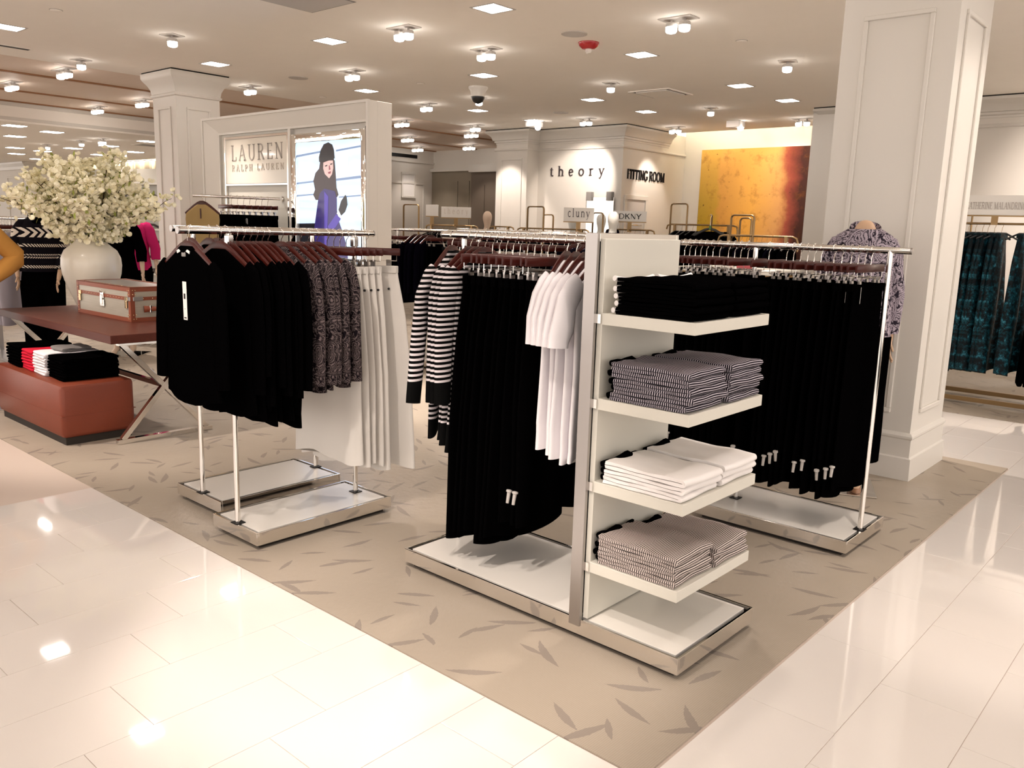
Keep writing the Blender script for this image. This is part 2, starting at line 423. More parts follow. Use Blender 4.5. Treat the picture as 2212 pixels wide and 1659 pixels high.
# ------------------------------------------------------------------ stroke lettering (serif and sans), flat raised letters
def arc(cx, cy, rx, ry, a0, a1, n=12):
    return [(cx+rx*math.cos(math.radians(a0+(a1-a0)*i/n)), cy+ry*math.sin(math.radians(a0+(a1-a0)*i/n))) for i in range(n+1)]
TK, TN = 0.13, 0.05     # thick and thin stroke
GL = {  # glyph: (advance, [(points, width)], [serif (x, y, halfwidth)])
 't': (0.42, [([(0.17, 0.85), (0.17, 0.14)] + arc(0.29, 0.14, 0.12, 0.12, 180, 320, 6), 0.10), ([(0.02, 0.64), (0.36, 0.64)], TN)], []),
 'h': (0.66, [([(0.14, 1.0), (0.14, 0)], 0.11), (arc(0.34, 0.42, 0.20, 0.24, 175, 0, 8) + [(0.54, 0)], 0.10)], [(0.14, 0, 0.13), (0.54, 0, 0.13), (0.09, 1.0, 0.09)]),
 'e': (0.60, [([(0.08, 0.36), (0.52, 0.36)] + arc(0.30, 0.33, 0.22, 0.32, 6, 320, 16), 0.09)], []),
 'o': (0.66, [(arc(0.33, 0.33, 0.26, 0.32, 0, 360, 22), 0.10)], []),
 'r': (0.50, [([(0.14, 0.66), (0.14, 0)], 0.11), (arc(0.32, 0.44, 0.18, 0.20, 175, 50, 6), 0.10)], [(0.14, 0, 0.14), (0.09, 0.65, 0.09)]),
 'y': (0.62, [([(0.08, 0.65), (0.32, 0.04)], 0.11), ([(0.56, 0.65), (0.30, -0.05), (0.20, -0.26), (0.06, -0.27)], 0.06)], [(0.08, 0.65, 0.11), (0.55, 0.65, 0.10)]),
 'c': (0.56, [(arc(0.31, 0.33, 0.23, 0.32, 45, 318, 16), 0.10)], []),
 'l': (0.32, [([(0.16, 1.0), (0.16, 0)], 0.11)], [(0.16, 0, 0.14), (0.11, 1.0, 0.09)]),
 'u': (0.66, [([(0.13, 0.65), (0.13, 0.22)] + arc(0.31, 0.24, 0.18, 0.22, 190, 350, 8), 0.10), ([(0.52, 0.65), (0.52, 0)], 0.11)], [(0.08, 0.65, 0.08), (0.47, 0.65, 0.08), (0.57, 0, 0.08)]),
 'n': (0.66, [([(0.14, 0.65), (0.14, 0)], 0.11), (arc(0.34, 0.42, 0.20, 0.22, 175, 0, 8) + [(0.54, 0)], 0.10)], [(0.14, 0, 0.13), (0.54, 0, 0.13), (0.09, 0.65, 0.09)]),
 'F': (0.62, [([(0.16, 1), (0.16, 0)], TK), ([(0.10, 0.97), (0.56, 0.97)], 0.06), ([(0.16, 0.52), (0.44, 0.52)], TN), ([(0.55, 1.0), (0.55, 0.78)], 0.04)], [(0.16, 0, 0.14)]),
 'I': (0.36, [([(0.18, 1), (0.18, 0)], TK)], [(0.18, 0, 0.14), (0.18, 1, 0.14)]),
 'T': (0.68, [([(0.34, 1), (0.34, 0)], TK), ([(0.04, 0.97), (0.64, 0.97)], 0.06), ([(0.055, 1), (0.055, 0.78)], 0.04), ([(0.625, 1), (0.625, 0.78)], 0.04)], [(0.34, 0, 0.14)]),
 'N': (0.82, [([(0.14, 1), (0.14, 0)], TN), ([(0.12, 0.98), (0.68, 0.02)], TK), ([(0.68, 1), (0.68, 0)], TN)], [(0.14, 0, 0.11), (0.10, 1, 0.10), (0.68, 1, 0.11)]),
 'G': (0.80, [(arc(0.42, 0.5, 0.33, 0.48, 50, 330, 18), 0.12), ([(0.70, 0.42), (0.70, 0.10)], TK), ([(0.70, 0.98), (0.70, 0.74)], 0.04)], [(0.68, 0.42, 0.13)]),
 'R': (0.76, [([(0.16, 1), (0.16, 0)], TK), ([(0.16, 0.97), (0.36, 0.97)] + arc(0.36, 0.74, 0.22, 0.23, 90, -90, 8) + [(0.16, 0.51)], 0.09), ([(0.36, 0.50), (0.66, 0.02)], 0.12)], [(0.16, 0, 0.14), (0.68, 0, 0.07), (0.13, 1, 0.10)]),
 'O': (0.86, [(arc(0.43, 0.5, 0.34, 0.48, 0, 360, 24), 0.12)], []),
 'M': (0.98, [([(0.14, 1), (0.14, 0)], TN), ([(0.14, 0.98), (0.48, 0.03)], TK), ([(0.48, 0.03), (0.82, 0.98)], TN), ([(0.83, 1), (0.83, 0)], TK)], [(0.14, 0, 0.11), (0.83, 0, 0.13), (0.11, 1, 0.10), (0.85, 1, 0.10)]),
 'L': (0.64, [([(0.16, 1), (0.16, 0)], TK), ([(0.10, 0.03), (0.58, 0.03)], 0.06), ([(0.57, 0.24), (0.57, 0)], 0.04)], [(0.16, 1, 0.14)]),
 'A': (0.80, [([(0.08, 0), (0.38, 1)], TN), ([(0.38, 1.0), (0.70, 0)], TK), ([(0.20, 0.36), (0.58, 0.36)], TN)], [(0.08, 0, 0.10), (0.70, 0, 0.13)]),
 'U': (0.82, [([(0.16, 1), (0.16, 0.34)] + arc(0.42, 0.34, 0.26, 0.32, 180, 360, 10) + [(0.68, 1)], 0.09)], [(0.16, 1, 0.14), (0.68, 1, 0.11)]),
 'E': (0.66, [([(0.16, 1), (0.16, 0)], TK), ([(0.10, 0.97), (0.56, 0.97)], 0.06), ([(0.16, 0.52), (0.46, 0.52)], TN), ([(0.10, 0.03), (0.60, 0.03)], 0.06), ([(0.555, 1), (0.555, 0.80)], 0.04), ([(0.59, 0.22), (0.59, 0)], 0.04)], []),
 'P': (0.68, [([(0.16, 1), (0.16, 0)], TK), ([(0.16, 0.97), (0.36, 0.97)] + arc(0.36, 0.73, 0.22, 0.24, 90, -90, 8) + [(0.16, 0.49)], 0.09)], [(0.16, 0, 0.14), (0.13, 1, 0.10)]),
 'H': (0.84, [([(0.16, 1), (0.16, 0)], TK), ([(0.68, 1), (0.68, 0)], TK), ([(0.16, 0.52), (0.68, 0.52)], TN)], [(0.16, 0, 0.14), (0.68, 0, 0.14), (0.16, 1, 0.14), (0.68, 1, 0.14)]),
 'C': (0.76, [(arc(0.42, 0.5, 0.33, 0.48, 48, 318, 18), 0.11)], []),
 'D': (0.84, [([(0.16, 1), (0.16, 0)], TK), ([(0.16, 0.96), (0.40, 0.96)] + arc(0.40, 0.5, 0.34, 0.46, 90, -90, 12) + [(0.16, 0.04)], 0.10)], []),
 'K': (0.78, [([(0.16, 1), (0.16, 0)], TK), ([(0.66, 1), (0.20, 0.46)], 0.11), ([(0.34, 0.60), (0.70, 0)], TK)], []),
 'Y': (0.74, [([(0.06, 1), (0.37, 0.46)], 0.12), ([(0.68, 1), (0.37, 0.46)], 0.12), ([(0.37, 0.50), (0.37, 0)], TK)], []),
 ' ': (0.34, [], []),
}
def letters(text, h, width, depth, name, mat, parent, M4, serif=True, track=0.0, sx=None, raise_=None):
    """one child mesh per letter; text runs along local +x, up +z, faces local -y; M4 places it"""
    tot = sum(GL[c][0] for c in text) + track*(len(text)-1)
    k = width/(tot*h) if sx is None else sx
    x = 0.0
    for c in text:
        adv, strokes, serifs = GL[c]
        hh = h
        if strokes:
            mb = MB()
            ss = list(strokes)
            if serif: ss += [([(sxx-w, sy+(0.02 if sy < 0.3 else -0.02)), (sxx+w, sy+(0.02 if sy < 0.3 else -0.02))], 0.045) for sxx, sy, w in serifs]
            for pts, w in ss:
                P = [Vector((x+px, py)) for px, py in pts]
                lo, hi = [], []
                for i, p in enumerate(P):
                    t = (P[min(i+1, len(P)-1)]-P[max(i-1, 0)]); t.normalize()
                    nrm = Vector((-t.y, t.x))*(w/2)
                    lo.append(p-nrm); hi.append(p+nrm)
                def pt(q, y): return M4 @ Vector((q.x*hh*k, y, q.y*hh))
                rings = [[pt(a, 0), pt(a, -depth), pt(b, -depth), pt(b, 0)] for a, b in zip(lo, hi)]
                mb.loft(rings)
            mb.build('letter', mat, parent)
        x += adv + track
def wallM(x, y, z, face='-y'):
    """frame for lettering on a wall facing -y or +x"""
    return Matrix.Translation((x, y, z)) @ (Matrix.Identity(4) if face == '-y' else Matrix.Rotation(PI/2, 4, 'Z'))
# ------------------------------------------------------------------ the setting
H = 3.25
fl = struct(MB().box(-36, -9, -0.06, 9, 17, -0.0025), 'floor', 'grout')
def tiles():
    TX, TY = 0.303, 0.606
    mesh_cache = {}
    co = SC.camera; inv = co.matrix_world.inverted(); f = 1810.4
    def seen(x0, y0, x1, y1):
        for x in (x0, x1):
            for y in (y0, y1):
                v = inv @ Vector((x, y, 0))
                if v.z < -0.2:
                    px, py = 1106+f*v.x/-v.z, 829.5-f*v.y/-v.z
                    if -60 < px < 2272 and -60 < py < 1760: return True
        return False
    rest = MB(); n = 0
    for i in range(-26, 13):
        x1 = -0.776 - i*TX; x0 = x1 - TX
        off = 0.014 + 0.202*i
        if x0 > -1.09-0.001 or x1 <= -1.08: pass
        for j in range(-8, 15):
            y0 = off % TY + j*TY - TY; y1 = y0 + TY
            for (ya, yb) in (((y0, y1),) if x1 > -1.0 else ((y0, min(y1, 1.832)), (max(y0, 6.325), min(y1, 8.05)))):
                if yb - ya < 0.012: continue
                xa, xb = x0, x1
                g = 0.001
                near = xa*xa+((ya+yb)/2)**2 < 60
                if seen(xa, ya, xb, yb) and n < 300 and near:
                    key = (round(yb-ya, 3),)
                    if key not in mesh_cache:
                        t = MB().box(g, g, -0.008, TX-g, yb-ya-g, 0.0, 0.0006).build('floor_tile', 'floor_tile', fl)
                        mesh_cache[key] = t.data
                    else:
                        t = bpy.data.objects.new('floor_tile', mesh_cache[key]); COL.objects.link(t); t.parent = fl
                    t.location = (xa, ya, 0); n += 1
                else:
                    rest.box(xa+g, ya+g, -0.008, xb-g, yb-g, 0.0)
    # floor of the aisles beyond the single tiles
    rest.box(2.91, -9, -0.008, 9, 17, 0.0); rest.box(-36, -9, -0.008, 2.9, -4.86, 0.0); rest.box(-36, -4.85, -0.008, -8.7, 1.832, 0.0)
    o = rest.build('floor_tile', 'floor_tile', fl); o['kind'] = 'stuff'
tiles()
c = MB()
c.box(-36, 1.834, -0.002, -1.088, 6.323, 0.004); c.box(-36, 6.323, -0.002, -2.35, 17, 0.004); c.box(-2.35, 8.052, -0.002, 9, 17, 0.004)
struct(c, 'carpet', 'carpet')
# ceilings
struct(MB().box(-11.0, -4.6, H, 3.2, 13.6, H+0.12), 'ceiling', 'ceiling_white')
cw = MB().box(-15.6, -4.6, H+0.03, -11.0, 15.2, H+0.12)
cw = struct(cw, 'ceiling_wood', 'ceiling_wood')
for x in (-12.36, -14.18, -15.56):
    MB().box(x-0.035, -4.6, H+0.012, x+0.035, 15, H+0.032).build('groove_strip', 'wood_edge', cw)
struct(MB().box(-36, -4.6, 2.951, -15.66, 12.2, 3.05).box(-15.72, -4.6, 2.95, -15.6, 8.6, H+0.12), 'ceiling_left', 'ceiling_white')
struct(MB().box(-15.62, -4.6, 2.98, -15.585, 8.6, 3.03).box(-15.64, -4.6, H-0.05, -15.57, 8.6, H+0.01), 'trim_1', 'trim_white')
# theory block: pilaster, front wall, side wall with the fitting room
def molding(mb, pts, prof):
    """sweep a (out, z) profile along an x-y polyline with mitred corners; out is to the right of travel"""
    P = [Vector(p) for p in pts]; rings = []
    for i, p in enumerate(P):
        d0 = (P[i]-P[i-1]).normalized() if i else (P[1]-P[0]).normalized()
        d1 = (P[i+1]-P[i]).normalized() if i < len(P)-1 else d0
        n0, n1 = Vector((d0.y, -d0.x)), Vector((d1.y, -d1.x))
        m = (n0+n1); m = m/(m.length**2)*2 if m.length > 1e-6 else n0
        rings.append([(p.x+m.x*o, p.y+m.y*o, z) for o, z in prof])
    mb.loft(rings)
    return mb
CORNICE = [(-0.01, H-0.015), (0.16, H-0.015), (0.16, H-0.05), (0.12, H-0.075), (0.075, H-0.12), (0.055, H-0.18), (0.03, H-0.185), (0.03, H-0.215), (0.008, H-0.225), (0.008, H-0.25), (-0.01, H-0.26)]
wt = MB()
wt.box(-10.98, 11.86, 0, -10.22, 14.9, H).box(-10.22, 12.18, 0, -8.36, 14.9, H)
wall_theory = struct(wt, 'wall_middle', 'wall_white')
cr = MB(); molding(cr, [(-10.98, 14.5), (-10.98, 11.86), (-10.22, 11.86), (-10.22, 12.18), (-8.36, 12.18), (-8.36, 13.62)], CORNICE)
struct(cr, 'trim_2', 'trim_white', True, ang=30)
g = MB(); molding(g, [(-10.98, 14.5), (-10.98, 11.86), (-10.22, 11.86), (-10.22, 12.18), (-8.36, 12.18), (-8.36, 13.62)], [(-0.01, H-0.016), (0.15, H-0.016), (0.15, H-0.001), (-0.01, H-0.001)])
struct(g, 'shadow_strip_1', 'black_gap')  # solid black strip stands in for the shadow line between cornice and ceiling
band = MB(); molding(band, [(-10.98, 14.5), (-10.98, 11.86), (-10.22, 11.86), (-10.22, 12.18), (-8.36, 12.18), (-8.36, 14.2)], [(-0.01, 2.885), (0.03, 2.885), (0.035, 2.90), (0.02, 2.925), (-0.01, 2.93)])
struct(band, 'trim_4', 'trim_white')
def panel_frame(mb, a0, a1, z0, z1, at, axis, w=0.03, d=0.014):
    """raised picture-frame moulding on a flat face; axis 'x': face at y=at looking -y, axis 'y': face at x=at looking +x"""
    for (u0, u1, v0, v1) in ((a0, a1, z0, z0+w), (a0, a1, z1-w, z1), (a0, a0+w, z0+w, z1-w), (a1-w, a1, z0+w, z1-w)):
        if axis == 'x': mb.box(u0, at-d, v0, u1, at+0.002, v1, 0.004)
        else: mb.box(at-0.002, u0, v0, at+d, u1, v1, 0.004)
    return mb
struct(panel_frame(MB(), -10.86, -10.34, 0.5, 2.74, 11.86, 'x'), 'trim_5', 'trim_white')
# fitting room doorway in the side wall
dr = MB(); panel_frame(dr, 12.27, 13.0, 0, 2.11, -8.36, 'y', 0.075, 0.03)
d1 = struct(dr, 'door_1', 'trim_white')
MB().box(-8.362, 12.345, 0, -8.352, 12.925, 2.035).build('door_leaf', 'pad_grey', d1)
MB().tube([(-8.345, 12.40, 1.60), (-8.32, 12.42, 1.60), (-8.32, 12.80, 1.60), (-8.345, 12.82, 1.60)], 0.012).build('door_pull', 'chrome', d1, True)
# painting wall, set back under a lit cove
struct(MB().box(-8.36, 14.2, 0, -4.8, 14.35, 3.75).box(-8.36, 13.6, 3.60, -4.8, 14.35, 3.75).box(-8.4, 13.58, H-0.0, -4.8, 13.62, 3.75), 'wall_back', 'wall_white')
t = thing('cove_lamp', 'long warm strip lamp hidden in the ceiling cove above the golden painting', 'lamp', (-6.6, 13.68, H+0.16))
MB().cbox(0, 0, 0, 3.4, 0.06, 0.03, 0.004).build('housing', 'white_plastic', t)
MB().cbox(0, 0.045, 0.0, 3.36, 0.012, 0.028).build('strip', 'cove_glow', t)
# wall right of the recess, behind the big column, and the shop on the far right
struct(MB().box(-4.8, 11.93, 0, 9, 14.35, H), 'wall_right', 'wall_white')
cr = MB(); molding(cr, [(-4.8, 13.6), (-4.8, 11.93), (9, 11.93)], CORNICE); struct(cr, 'trim_6', 'trim_white', True, ang=30)
g = MB(); molding(g, [(-4.8, 13.6), (-4.8, 11.93), (9, 11.93)], [(-0.01, H-0.016), (0.15, H-0.016), (0.15, H-0.001), (-0.01, H-0.001)]); struct(g, 'shadow_strip_2', 'black_gap')  # shadow line above this cornice, made as a black strip
b2 = MB(); molding(b2, [(-4.8, 13.6), (-4.8, 11.93), (9, 11.93)], [(-0.01, 2.885), (0.03, 2.885), (0.035, 2.90), (0.02, 2.925), (-0.01, 2.93)]); struct(b2, 'trim_8', 'trim_white')
# back corner seen between the poster wall and the theory block
struct(MB().box(-15.75, 8.6, 0, -15.62, 14.6, H+0.1), 'wall_left', 'wall_white')
struct(MB().box(-15.75, 14.6, 0, -10.9, 14.75, H+0.1), 'wall_back_left', 'wall_white')
tp = MB().box(-15.62, 14.55, 0, -14.24, 14.6, 2.78)
for u in (-14.72, -14.33): tp.box(u-0.014, 14.53, 0.2, u+0.014, 14.55, 2.55)
struct(tp, 'wall_panel_taupe', 'taupe')
tp = MB().box(-14.24, 14.52, 0, -10.95, 14.6, 2.74); tp.box(-13.81, 14.505, 0.2, -13.79, 14.52, 2.45)
struct(tp, 'wall_panel_dark', 'taupe_dark')
struct(MB().box(-15.62, 14.49, 2.78, -10.95, 14.6, 2.86).box(-14.26, 14.44, 2.74, -10.95, 14.6, 2.92, 0.01).box(-15.62, 8.6, 2.96, -15.58, 14.6, 3.0), 'trim_9', 'trim_white')
struct(panel_frame(MB(), 12.2, 14.3, 0.4, 2.5, -15.62, 'y', 0.05, 0.02), 'trim_10', 'trim_white')
# far left room: metallic drape wall with cove, pale pilaster
struct(MB().box(-36, 12.0, 0, -15.75, 12.2, 3.05), 'wall_far_left', 'wall_white')
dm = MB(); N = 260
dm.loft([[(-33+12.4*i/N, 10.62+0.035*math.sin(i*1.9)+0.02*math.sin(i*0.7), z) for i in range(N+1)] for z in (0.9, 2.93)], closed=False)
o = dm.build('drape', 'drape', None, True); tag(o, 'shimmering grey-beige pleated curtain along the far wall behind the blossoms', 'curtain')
struct(MB().box(-36, 10.72, 0, -18.2, 10.8, 2.95), 'wall_drape_backing', 'wall_white')
t = thing('drape_cove_lamp', 'warm strip lamp washing the top of the far pleated curtain', 'lamp', (-26.6, 10.45, 2.93))
MB().cbox(0, 0, 0, 12, 0.05, 0.02).build('housing', 'white_plastic', t); MB().cbox(0, 0.04, -0.004, 11.9, 0.02, 0.012).build('strip', 'cove_glow', t)
pp = MB().box(-31.5, 9.3, 0, -27.15, 10.7, 2.95); panel_frame(pp, -28.7, -27.4, 0.3, 2.55, 9.3, 'x', 0.05, 0.02)
struct(pp, 'wall_pilaster', 'wall_white')
pc = MB(); molding(pc, [(-31.5, 9.3), (-27.15, 9.3), (-27.15, 10.6)], [(-0.01, 2.945), (0.14, 2.945), (0.12, 2.9), (0.05, 2.82), (0.03, 2.74), (-0.01, 2.72)]); struct(pc, 'trim_11', 'trim_white')
def column(name, x0, x1, y0, y1, cap, base=True):
    m = MB().box(x0, y0, 0, x1, y1, H-0.016)
    m = struct(m, name, 'trim_white')
    ring = [(x0, y0), (x1, y0), (x1, y1), (x0, y1), (x0, y0)]
    def sweep(prof):
        mb = MB(); rings = []
        for (cx, cy, sx, sy) in ((x0, y0, -1, -1), (x1, y0, 1, -1), (x1, y1, 1, 1), (x0, y1, -1, 1), (x0, y0, -1, -1)):
            rings.append([(cx+sx*o, cy+sy*o, z) for o, z in prof])
        return mb.loft(rings, False, False)
    if cap:
        sweep([(0, H-0.30), (0.02, H-0.29), (0.025, H-0.27), (0.01, H-0.255), (0.02, H-0.20), (0.045, H-0.15), (0.085, H-0.10), (0.10, H-0.07), (0.10, H-0.016), (0, H-0.016)]).build('capital', 'trim_white', m, True, 30)
        MB().box(x0-0.09, y0-0.09, H-0.016, x1+0.09, y1+0.09, H).build('shadow_gap', 'black_gap', m)
    if base:
        sweep([(0, 0.305), (0.012, 0.30), (0.022, 0.285), (0.022, 0.272), (0.014, 0.262), (0.014, 0.15), (0.026, 0.142), (0.030, 0.0), (0, 0)]).build('plinth', 'trim_white', m, True, 25)
    p = MB()
    panel_frame(p, x0+0.13, x1-0.13, 0.42, H-0.42, y0, 'x', 0.028, 0.016); p.build('panel_moulding', 'trim_white', m)
    p = MB(); panel_frame(p, y0+0.13, y1-0.13, 0.42, H-0.42, x1, 'y', 0.028, 0.016); p.build('panel_moulding', 'trim_white', m)
    return m
column('column_1', -2.17, -1.50, 5.495, 6.19, False)
column('column_2', -10.71, -10.12, 5.195, 5.77, True)
p = MB().box(-4.97, 11.83, 0, -4.2, 11.94, H-0.02); struct(p, 'column_3', 'trim_white')

# ------------------------------------------------------------------ ceiling fittings
def ceiling_light_proto():
    t = thing('ceiling_light', 'x', 'ceiling light')
    f = MB()
    for (a, b, cc, d) in ((-0.135, -0.135, 0.135, -0.115), (-0.135, 0.115, 0.135, 0.135), (-0.135, -0.115, -0.115, 0.115), (0.115, -0.115, 0.135, 0.115)): f.box(a, b, -0.005, cc, d, 0.0)
    f.build('frame', 'fixture_white', t); MB().box(-0.115, -0.115, -0.003, 0.115, 0.115, -0.001).build('diffuser', 'lamp_glow', t)
    return t
cl = ceiling_light_proto()
XS = {-9.36: 'far', -7.18: 'middle', -4.99: 'near'}
first = True
SEEN = {(-9.36, 3.14): 'square recessed ceiling light at the far left of the main ceiling', (-7.18, 5.3): 'square ceiling light above the white poster wall, nearest the aisle', (-9.36, 5.3): 'square ceiling light just right of the square left column capital',
        (-9.36, 7.5): 'square ceiling light directly over the top edge of the poster wall', (-4.99, 5.3): 'largest square ceiling light, at the top middle of the ceiling', (-7.18, 7.5): 'square ceiling light just above the dome camera',
        (-4.99, 7.5): 'square ceiling light to the right of the red fire alarm', (-7.18, 9.66): 'square ceiling light left of the ceiling air vent', (-9.36, 9.66): 'square ceiling light just below the dome camera',
        (-7.18, 11.0): 'square ceiling light right above the fitting room corner', (-4.99, 9.66): 'square ceiling light right of the air vent, the higher of two', (-4.99, 11.0): 'square ceiling light over the golden painting, nearest the big column', (-2.77, 7.5): 'square ceiling light half hidden behind the big right column'}
for x in (-9.36, -7.18, -4.99, -2.77, -0.55, 1.67):
    for y in (-3.5, -1.27, 0.93, 3.14, 5.3, 7.5, 9.66, 11.0):
        lab = SEEN.get((x, y))
        if lab is None and -4.5 < x < -2.0 and y > 9: continue
        g = None
        if lab is None: lab, g = 'square recessed ceiling light outside the picture, over the aisle', 'unseen aisle ceiling lights'
        if first: cl.location = (x, y, H); cl['label'] = lab; first = False; o = cl
        else: o = dup(cl, (x, y, H), 0, lab)
        if g: o['group'] = g
        elif 'group' in o: del o['group']
FAR = [(-16.2, 5.42), (-16.7, 6.2), (-18.4, 6.15), (-21.64, 7.22), (-18.7, 8.06), (-16.7, 7.96), (-22.0, 7.93), (-20.26, 7.94), (-23.8, 7.96), (-21.66, 9.1), (-19.77, 9.1), (-25.35, 9.0)]
fp = None
for i, (x, y) in enumerate(FAR):
    lab = f'square ceiling light of the far left hall, {ORD[i]} one going back'
    if fp is None:
        fp = thing('far_ceiling_light', lab, 'ceiling light', (x, y, 2.95), 0, 'ceiling lights of the far left hall')
        MB().box(-0.17, -0.17, -0.006, 0.17, 0.17, 0).build('frame', 'fixture_white', fp); MB().box(-0.15, -0.15, -0.008, 0.15, 0.15, -0.006).build('diffuser', 'far_glow', fp)
    else: dup(fp, (x, y, 2.95), 0, lab)

for x in (-16.9, -19.1, -21.3, -24.0, -27.0):  # unseen rows added to brighten the dark far hall
    for y in (-4.0, -1.5, 1.0, 3.5): dup(fp, (x, y, 2.95), 0, 'added fill light of the far left hall, outside the picture', 'added unseen hall fill lights')
for x in (-11.9, -14.3):  # unseen lamps added because the wooden ceiling area came out dark
    for y in (-4.0, -1.5, 1.0): dup(cl, (x, y, H+0.03), 0, 'added fill light on the wooden ceiling, outside the picture', 'added unseen wooden ceiling fill lights')
def spot_fixture(n, label, loc, aim, power, cone=70, rz=0.0, group=None, z=H, blend=0.6):
    """surface plate with n swivel heads; heads and their light look at aim"""
    t = thing('spotlight', label, 'spotlight', (loc[0], loc[1], z), rz, group)
    MB().cbox(0, 0, -0.004, 0.13*n+0.05, 0.16, 0.008, 0.002).build('mounting_plate', 'fixture_white', t)
    for i in range(n):
        x = (i-(n-1)/2)*0.125
        h = MB().lathe([(0.012, -0.005), (0.012, -0.03), (0.045, -0.032), (0.05, -0.04), (0.05, -0.062), (0.046, -0.063)], 14, x, 0).build('lamp_head', 'fixture_white', t, True)
        MB().lathe([(0.047, -0.0625), (0.047, -0.095), (0.040, -0.106), (0.02, -0.112), (0.004, -0.114)], 14, x, 0).build('lens', 'lens_glow', h, True)
    if power:
        ld = bpy.data.lights.new('spot_lamp', 'SPOT'); ld.energy = power*SPOT_E; ld.color = (1.0, 0.86, 0.76); ld.spot_size = math.radians(cone); ld.spot_blend = blend; ld.shadow_soft_size = 0.04
        lo = bpy.data.objects.new('spot_lamp', ld); COL.objects.link(lo)
        p = Vector((loc[0], loc[1], z-0.14)); d = Vector(aim)-p
        lo.location = p; lo.rotation_euler = d.to_track_quat('-Z', 'Y').to_euler()
    return t
SPOTS = [  # heads, position, aim, watts, cone, label
 (1, (-8.30, 4.25), (-7.2, 4.0, 0.6), 260, 60, 'single ceiling spotlight left of the square left column capital, highest of the three'),
 (1, (-10.51, 4.27), (-9.8, 4.2, 0.3), 220, 60, 'single ceiling spotlight at the edge of the wooden ceiling, far left'),
 (2, (-10.45, 6.41), (-9.0, 6.6, 0.0), 240, 60, 'twin ceiling spotlight just right of the left column, over the wooden ceiling edge'),
 (2, (-8.31, 6.45), (-6.2, 5.6, 0.2), 280, 60, 'twin ceiling spotlight above the middle of the poster wall'),
 (2, (-6.13, 5.34), (-5.0, 4.1, 0.0), 330, 60, 'twin ceiling spotlight at the top, right of the largest left lamp'),
 (2, (-6.13, 6.43), (-4.6, 5.6, 0.0), 330, 60, 'twin ceiling spotlight left of the red fire alarm'),
 (2, (-3.93, 6.43), (-1.75, 6.70, 0.0), 300, 42, 'twin ceiling spotlight nearest the top edge, right half of the ceiling'),
 (1, (-6.20, 8.70), (-6.0, 8.6, 0.4), 220, 60, 'single ceiling spotlight between the fire alarm and the air vent'),
 (1, (-3.92, 8.57), (-3.3, 7.4, 0.2), 240, 60, 'single ceiling spotlight nearest the big right column'),
 (2, (-9.53, 8.75), (-9.0, 8.2, 0.4), 240, 60, 'twin ceiling spotlight between poster wall and dome camera'),
 (2, (-10.70, 10.99), (-10.6, 11.9, 1.8), 110, 55, 'twin ceiling spotlight where the wooden ceiling meets the white pilaster'),
 (1, (-8.41, 8.70), (-8.4, 9.6, 1.0), 90, 60, 'single ceiling spotlight tucked just under the dome camera'),
 (2, (-8.44, 11.21), (-9.2, 12.2, 2.25), 150, 62, 'twin ceiling spotlight right above the spaced wall lettering'),
 (2, (-7.75, 12.80), (-8.3, 13.0, 2.2), 60, 60, 'twin ceiling spotlight at the end of the fitting room cornice'),
 (2, (-5.52, 12.77), (-6.2, 14.2, 2.3), 90, 60, 'twin ceiling spotlight above the right end of the painting'),
 (1, (-6.17, 11.12), (-7.0, 14.1, 2.2), 130, 50, 'single ceiling spotlight right of the fitting room corner, above the painting'),
]
for n, p, a, w, cn, lab in SPOTS: spot_fixture(n, lab, p, a, w, cn, 0.0 if n > 1 else 0.3)
HID = [((-1.75, 1.05), (-2.05, 1.72, 0), 120, 40), ((-0.4, 2.9), (-0.55, 4.05, 0), 120, 44), ((-1.75, 0.2), (-2.25, 2.0, 0.1), 230, 38), ((-2.3, 0.6), (-3.9, 2.3, 0.3), 130, 46), ((-0.6, 9.4), (-1.0, 11.9, 2.0), 420, 70), ((0.9, 9.4), (1.2, 11.9, 1.6), 300, 70), ((-6.13, 0.95), (-6.0, 2.4, 0.6), 260, 55),
       ((-1.75, 3.2), (-2.1, 2.65, 1.1), 70, 60), ((-0.3, 2.3), (-1.45, 2.7, 0.6), 40, 60), ((0.3, 6.4), (-1.3, 5.9, 1.7), 90, 60)]
for p, a, w, cn in HID: spot_fixture(2, 'twin ceiling spotlight outside the picture, over the tiled aisle', p, a, w, cn, 0.0, 'unseen aisle spotlights')
TR = [((-11.57, 4.49), 'left of the square left column, nearest the aisle'), ((-13.41, 4.49), 'furthest left, at the picture edge'), ((-13.41, 6.33), 'touching the left column outline'), ((-15.0, 6.31), 'lowest of those left of the column'),
      ((-11.61, 10.08), 'half cut off by the poster wall'), ((-13.57, 11.94), 'just right of the poster wall, middle height'), ((-15.1, 13.6), 'lowest one right of the poster wall'), ((-11.71, 11.92), 'highest one beside the white pilaster'), ((-13.62, 13.8), 'lower one beside the white pilaster')]
for i, (p, lab) in enumerate(TR): spot_fixture(3, 'triple spotlight on the wooden ceiling, ' + lab, p, (p[0], p[1]+0.4, 0), 45, 90, 0.0, 'triple spotlights of the wooden ceiling', H+0.03)
for i, (x, y) in enumerate(((-19.82, 7.25), (-18.04, 7.24), (-17.17, 7.28), (-20.19, 9.05))): spot_fixture(2 if i == 2 else 1, f'small spotlight of the far left hall, {ORD[i]} from the left' if i < 3 else 'small spotlight of the far left hall, deepest one', (x, y), (x, y, 0), 0, 60, 0, 'small spotlights of the far left hall', 2.95)
